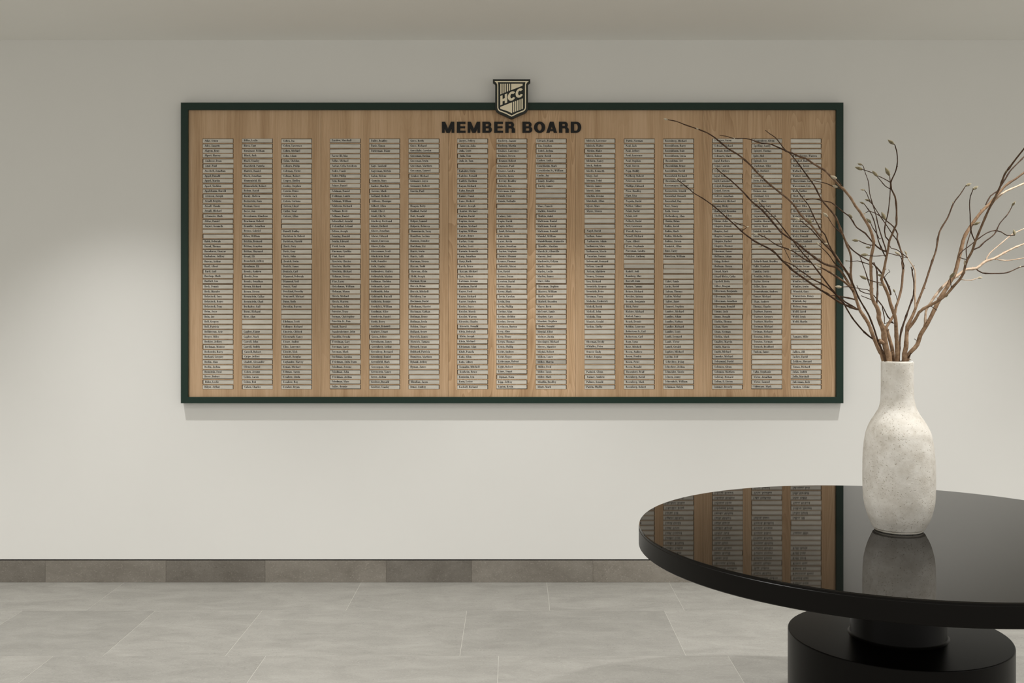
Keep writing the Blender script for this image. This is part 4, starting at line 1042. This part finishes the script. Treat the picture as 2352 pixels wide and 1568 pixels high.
branch('thin dark branch with a straight tip crossing the right column of plates', -0.014, [
    ('r1827.7,432 1842.9,453.6 1857,471.4 1867.9,494.6 1885.7,528.6 1894.6,538.3 1901,554.8 1908,570 1919,588 1933,607 1945,624 1956,645.7 1963.8,663 1971.4,682 1981.6,700 1994.4,721.6 2000.8,737 2008.4,757.3 2014.8,777.8 2026,804.5 2033,826', (4.6, 4, 3.6, 3.4, 3, 2.4, 1.6), 'dark', -0.16, None),
    ('r1931.6,659.4 1947,658.2 1963,661', (2, 1.6), 'dark', -0.03, 0),
], [(1830, 435, 1826, 429, 'budp'), (1931.6, 659.4, 1917, 657.5, 'budp')])

branch('thick knotty branch with a cut stub, forking above the vase and bending across the frame', -0.013, [
    ('2041.6,826 2035.2,800.7 2031.4,780.3 2030,762.4 2027.6,752.2 2021.2,738.8 2018.3,729.3 2018.9,719 2014.8,706.3 2007,693.6 2002.7,682 2001.4,665.5 2001.4,640 2000.5,630 2000.5,614.8 1999.4,599.5 2001.8,585.5 2005,571.4 2006.9,554.8 2004,542 1996,520.6 1986,504 1976,487.4 1964.4,472.5 1956,457.5 1946,444.3 1936,432.7 1926.3,424.4 1916.3,412.8 1904.7,401.2 1893,389.6 1883,384.6 1866.6,374.6 1850,363 1839.3,360.7 1817.9,350.9 1805.4,347.3 1800,343.8 1785.7,337.5 1771.4,331.3 1750,328.6 1737.5,325.9 1730.4,322.3 1712.5,317.9 1685.7,317.9 1667.9,312.5 1652.7,310.7',
     (15.5, 12, 8, 7, 6.8, 6, 5.4, 4.4, 3.2, 2.4, 1.5), 'tan', -0.10, None),
    ('2028,787 2024,785 2020,782', (9, 10, 9.5), 'tan', -0.012, 0),
    ('r1868,414.4 1883,417.7 1898,421 1916.3,429.4 1928,432.7 1937,434', (2.6, 2.2, 1.6), 'dark', 0.03, 0),
    ('1935,430 1930,421 1921,409.5', (2.6, 2.2, 2), 'dark', -0.02, 0),
    ('r1972.4,552.3 1982.7,557.4 1998,562.5 2006,563', (2.4, 2, 2), 'dark', -0.03, 0),
    ('r1945.7,598.9 1958.4,600 1970,598.9 1981.4,602 1997,607', (2.2, 1.9, 1.5), 'dark', 0.04, 0),
    ('r1975,588 1981.4,605.9 1989,627.6 1995.4,649.2 2001,664', (2.6, 2.2, 1.8), 'dark', 0.03, 0),
    ('1999.2,669.6 1991.6,664.5 1977.6,663.3 1964.8,660.7', (2.2, 1.8, 1.5), 'dark', 0.04, 0),
    ('2002,676 1992,674 1976,668 1968,655', (2.2, 2, 1.6), 'dark', 0.06, 0),
    ('2006,690 1996,686 1978,679', (2.4, 2, 1.6), 'dark', 0.05, 0),
    ('2012.2,703 2014.8,682 2015.4,659 2014.5,634 2013.3,618.6 2006.9,602', (4.4, 3.8, 3.2, 2.4), 'tan', 0.05, 0),
], [(1981.5, 389, 1962, 383), (1923, 430, 1911, 425.2, 'budp'), (1921, 409.5, 1906, 403, 'budp'), (1970.5, 552.6, 1955.3, 551), (1999, 569, 1987, 567), (2005, 613, 1995, 609.7),
    (1868, 414.4, 1861, 412, 'budp'), (1945.7, 598.9, 1941, 598.5), (1771, 331.5, 1766, 329.8, 'budp'), (1738, 326, 1733, 327, 'budp'), (1688, 318, 1682, 317, 'budp')][1:])

branch('slim branch curving up right then left to fine twigs beside the frame', 0.022, [
    ('2050.5,826 2049,800.7 2043,777.8 2037.8,760 2035,752 2039,745.9 2048,731.8 2055.6,719 2058.2,703.8 2062,693.6 2065.8,680.8 2069.6,665.5 2072.2,647.7 2073,633 2074.7,620 2072,603.5 2073.5,589.3 2069.3,575.2 2064,559.8 2060.3,548.2 2061.8,537 2052.3,520.6 2040.7,510.6 2025.8,499 2009.2,489 1996,484 1987.6,489', (9.5, 8, 6.4, 5.6, 5, 4.2, 3.4, 2.2, 1.8), 'tan', 0.14, None),
    ('r1992.6,459.2 2002.6,467.5 2015.8,487.4 2025.8,502.3 2037.4,519 2050.7,538.8 2060.6,552 2064,560', (2.4, 2.2, 1.8), 'dark', -0.05, 0),
    ('r2065.6,584 2072,597 2076.4,609.7 2075,620', (2.4, 2, 1.8), 'dark', -0.03, 0),
    ('2061.7,691.3 2059,681 2055.4,671', (1.7, 1.5), 'dark', 0.01, 0),
    ('2052,742 2046,735 2039,726.7 2027.6,703.8 2019.9,693.6 2005.9,677', (3, 2.6, 2.2), 'tan', 0.03, 0),
    ('2031.4,743.3 2031.4,729.3 2027.6,711.4 2026,701', (2.4, 2), 'tan', 0.02, 4),
], [(1997.6, 460.9, 1985.2, 457.5), (2066, 584.5, 2054, 577, 'budp'), (2055.4, 671, 2051.5, 662.6), (1988, 489, 1983, 492, 'budp'), (2033, 503, 2024, 485)])

branch('upright branch whose tallest twig ends in a single bud above the others', -0.004, [
    ('2060.7,826 2060.7,805.8 2059.4,780.3 2058.2,754.8 2056.9,731.8 2051.8,716.5 2045.4,697.4 2041.6,682 2035.2,665.5 2027.6,650 2024.4,641 2028.6,627.6 2032.4,608.4 2036.2,589.3 2040,571.4 2042.6,553.6 2049,538.3 2054,525.5 2059.2,515.3 2059.2,500.7 2059,475.8 2055.6,450.9 2047.3,434.3 2045.7,419.4 2049,411 2057.3,392.9 2061.4,371.3 2059.8,348 2055.6,333.2 2051.5,330', (10, 9, 7.6, 6.4, 5.4, 4.4, 3.8, 2.6, 2.2), 'tan', -0.10, None),
    ('r2043,402.8 2044.9,419.4 2044,449.3 2039.9,487.4 2034,512.3 2031.6,530.5 2034,543.8 2042,553', (3, 2.6, 2.2, 1.8), 'dark', 0.04, 0),
    ('r2014,402.8 2029,409.5 2045,418.6', (2.2, 1.8), 'dark', 0.04, 0),
    ('r2014,404.5 2022.5,414.4 2034,427.7 2047,434.5', (2.2, 1.8), 'dark', -0.02, 0),
    ('r1980,388.7 1990,392 1997.6,394.5 2006,398', (2, 1.7), 'dark', 0.03, 2),
    ('r1980,378.5 1983,382 1987.6,397.8 1994.3,416 1997.6,444.3 2002.6,462.5 2007.5,479 2012.5,495.7 2015.8,512.3 2022.5,535.5 2029,555.4 2033,567 2037,584', (3, 2.6, 2.2, 1.8, 1.5), 'dark', 0.06, 0),
    ('r1985.2,436 1991,444.3 1996,457.5 2003,466', (1.9, 1.6), 'dark', -0.02, 5),
    ('r1984.3,467.5 1994.3,480.8 2002.6,494 2009.2,512.3 2012.5,528.9 2017,551 2023.5,567.6 2033,588', (3, 2.4, 2), 'dark', 0.05, 0),
    ('r1999.3,510.6 2004.2,522.2 2014.2,537.2 2020,549', (2, 1.7), 'dark', -0.02, 5),
    ('r1850,459.2 1866.6,456.7 1883,459.2 1893,461.7 1908,464.2 1921.3,474 1937.9,487.4 1949.5,495.7 1959.5,509 1967.7,522.2 1987.6,535.5 1994.3,543.8 2004.3,556 2014.5,566.3 2028.6,575.3 2039,578', (3.6, 3.2, 3, 2.4, 1.7), 'dark', 0.08, 0),
    ('r1994,586 2006.9,588 2019.6,587.4 2036,586', (2, 1.8), 'dark', -0.05, 0),
    ('r1989,639 2000.5,644 2018.4,649.2 2027,650', (2.2, 1.8), 'dark', -0.06, 0),
    ('r1903,500.7 1913,517.2 1923,527.2 1931.3,533.8 1938,544.6 1953.3,568.9 1973.7,585.5 1998,599.5 2013.3,613.5 2026,628.8 2032,640 2041.3,659.4 2046,676', (4.6, 3.6, 3, 2.4, 1.7), 'dark', 0.10, 0),
    ('r2042,562 2047,570 2059,572.7 2073,583 2085,592', (1.8, 2.0), 'dark', 0.05, 0),
    ('2031,637 2038,628 2044,624 2041,619', (1.6, 1.3), 'dark', -0.02, 0),
], [(2052, 330, 2038.2, 319.9), (2042.8, 402, 2032.4, 382.9), (2014.5, 404, 2002.4, 391), (1980.2, 388.9, 1962, 382.9), (1980, 378.5, 1968.6, 375.5), (1985.5, 436, 1975, 435.2, 'budp'),
    (1984.6, 467.6, 1973.5, 463.3), (1999.6, 511, 1989, 500.5), (1900.5, 497, 1889, 487.4, 'budp'), (1957, 499, 1947.8, 490.7), (1991.5, 585, 1975.6, 584.8), (1989.5, 640.3, 1973, 632), (2027, 633.3, 2013, 630),
    (2029, 654.3, 2017, 653.7, 'budp'), (1851, 459.3, 1843, 461, 'budp')])

branch('slender dark branch rising straight between the thicker stems', 0.028, [
    ('2064.5,826 2067,780.3 2070.9,757.3 2081,726.7 2091.3,697.4 2098.3,677 2099,648.4 2096,630 2094.3,617.6 2092.6,613', (5, 4.6, 4, 3.4, 2.4), 'dark', 0.10, None),
    ('2096,622 2098,614 2100,609', (1.8, 1.4), 'dark', 0.01, 0),
], [])

branch('forked branch with one bud-tipped wand beside the bare wall', -0.010, [
    ('2077.3,826 2077.3,812 2081,796.9 2081.8,777.8 2083,761.2 2083.7,749.7 2088.8,739.5 2096.4,724.2 2101.5,711.4 2109.2,691 2116.8,671.9 2124.5,651.5 2133.5,624 2141.2,599.6 2150,574 2157.9,532.8 2177,499 2190,467 2206,445.5 2216.8,428.7 2220,425.5', (12, 8, 5.4, 4.4, 4, 3.2, 2), 'tan', 0.10, None),
    ('2083,762 2086.2,754.8 2096.4,742 2105.4,728 2110.5,717.8 2120.7,708.9 2136,701.2 2150,693.6 2165.3,683.4 2178,671.9 2188.7,658.7 2204,642 2213,626.6 2217,609.9 2222,595.8 2232.3,577.8 2240,554.7 2255,518 2270.4,482.3 2281,462.4 2290.3,442.5 2298,427 2307.2,401 2317.9,385.8 2336.2,361.3 2352,341.4 2376,308', (7.4, 6.6, 6, 5.6, 5, 4.6, 4, 3), 'tan', -0.16, 0),
    ('2299,426 2309,411 2319.4,393.5 2335,377 2352,359.8 2372,338', (3.6, 3, 2.2), 'dark', 0.03, 1),
    ('2236,573 2249,567.5 2260.5,556 2284,537.4 2296.4,512.9 2314.8,491.4 2325.5,471.5', (3.2, 2.6, 2), 'dark', 0.05, 1),
    ('r2330.5,540 2313,540.5 2300.4,532.8 2287.5,529 2268.3,534 2247.7,547.6 2236,557 2222,568 2211.8,575 2202,590', (2, 2.2, 2.4, 2.2), 'dark', 0.05, 1),
    ('2220.8,594 2219.5,567.5 2228.5,535.4 2232,520 2237,515', (2.4, 2, 1.8), 'dark', 0.04, 1),
    ('2238.5,552 2230.6,532.8 2229,517.5 2228.3,493 2226.8,470 2229,450 2235,434.8', (2.8, 2.4, 2), 'dark', -0.02, 1),
    ('2102,709 2102,690 2101.4,674 2102,648.4 2101.4,620 2097.5,612.4 2084.7,592 2081,583', (4.2, 3.6, 2.6, 1.8), 'pale', 0.04, 0),
    ('2205,641 2220,643.5 2231,643.3 2246.5,638', (2.2, 1.8), 'pale', 0.02, 1),
    ('2136,701 2143,706 2152,712', (2, 1.4), 'dark', -0.02, 1),
    ('2184.8,662 2183.5,647 2182.3,636.8', (1.8, 1.6), 'dark', -0.02, 1),
], [(2219.5, 426, 2232, 420.3), (2235.5, 434, 2248, 427), (2237, 515.5, 2253.6, 509), (2325, 472, 2333, 460.8), (2331, 539, 2327.8, 525.5), (2308.7, 396, 2315.5, 388), (2182.3, 637, 2195.5, 624), (2218, 611, 2215, 596, 'budp'),
    (2246.5, 638, 2257.5, 637, 'budp'), (2171, 682, 2179, 676), (2082.5, 584, 2077.7, 574.6, 'budp'), (2190, 468, 2187, 463, 'budp')])

branch('sturdy branch leaning right past the picture edge with pale side twigs', 0.012, [
    ('2083,826 2088,812 2095,804.5 2106.6,791.8 2114.3,768.8 2124.5,752.2 2134.7,734.4 2143.6,716.5 2152.6,697.4 2162.8,678.3 2174.2,661.7 2183,645 2191.2,633 2197.7,612.4 2202.8,590.6 2207.9,571.4 2214.4,545.7 2226,525 2238.3,506.7 2255,485.3 2268.9,471.5 2285.7,453.2 2310.2,425.6 2333.2,410.3 2352,396.5 2380,378', (9, 9.8, 9, 8.8, 8.4, 7.6, 6, 4.6, 3.8), 'tan', 0.05, None),
    ('2120,760 2124.5,742 2127,712 2136,697.4 2148.7,678.3 2165.6,658 2183.5,643.3 2209.2,625.3 2218.2,618.6 2242.6,615.7 2261.9,600.9 2283.7,593.2 2306.8,580.3 2330,568.8 2352,559.8 2390,545', (4.6, 5.4, 6.4, 6.4, 5.6, 4, 3), 'pale', 0.18, 0),
    ('2242.6,617.6 2256.7,626.6 2287.5,627.9 2313.2,625.9 2341.5,613.7 2352,611 2375,606', (3, 2.4, 2), 'dark', 0.05, 1),
    ('2283.7,594.5 2308,598.3 2330,596 2352,592.5 2380,590', (2.6, 2.2, 1.8), 'pale', 0.04, 1),
    ('2264.4,597 2273.4,581.6 2297,561 2318.4,543 2332.5,534 2352,525 2380,512', (3, 2.4, 2), 'pale', 0.06, 1),
    ('2264.3,470 2275,450 2284,443 2293,437.9', (3, 2.8), 'tan', 0.02, 0),
    ('2264,479 2285.7,459.3 2297,449 2310,439.4 2352,421 2380,408', (4, 4, 3.4), 'pale', 0.08, 0),
    ('2100,800 2106,782 2100,778', (2, 1.3), 'tan', 0.03, 0),
    ('2083,826 2088,818 2093,811', (3, 2), 'dark', -0.02, 0),
], [(2310.5, 440, 2307, 436, 'budp'), (2341.5, 614, 2345, 610, 'budp')])
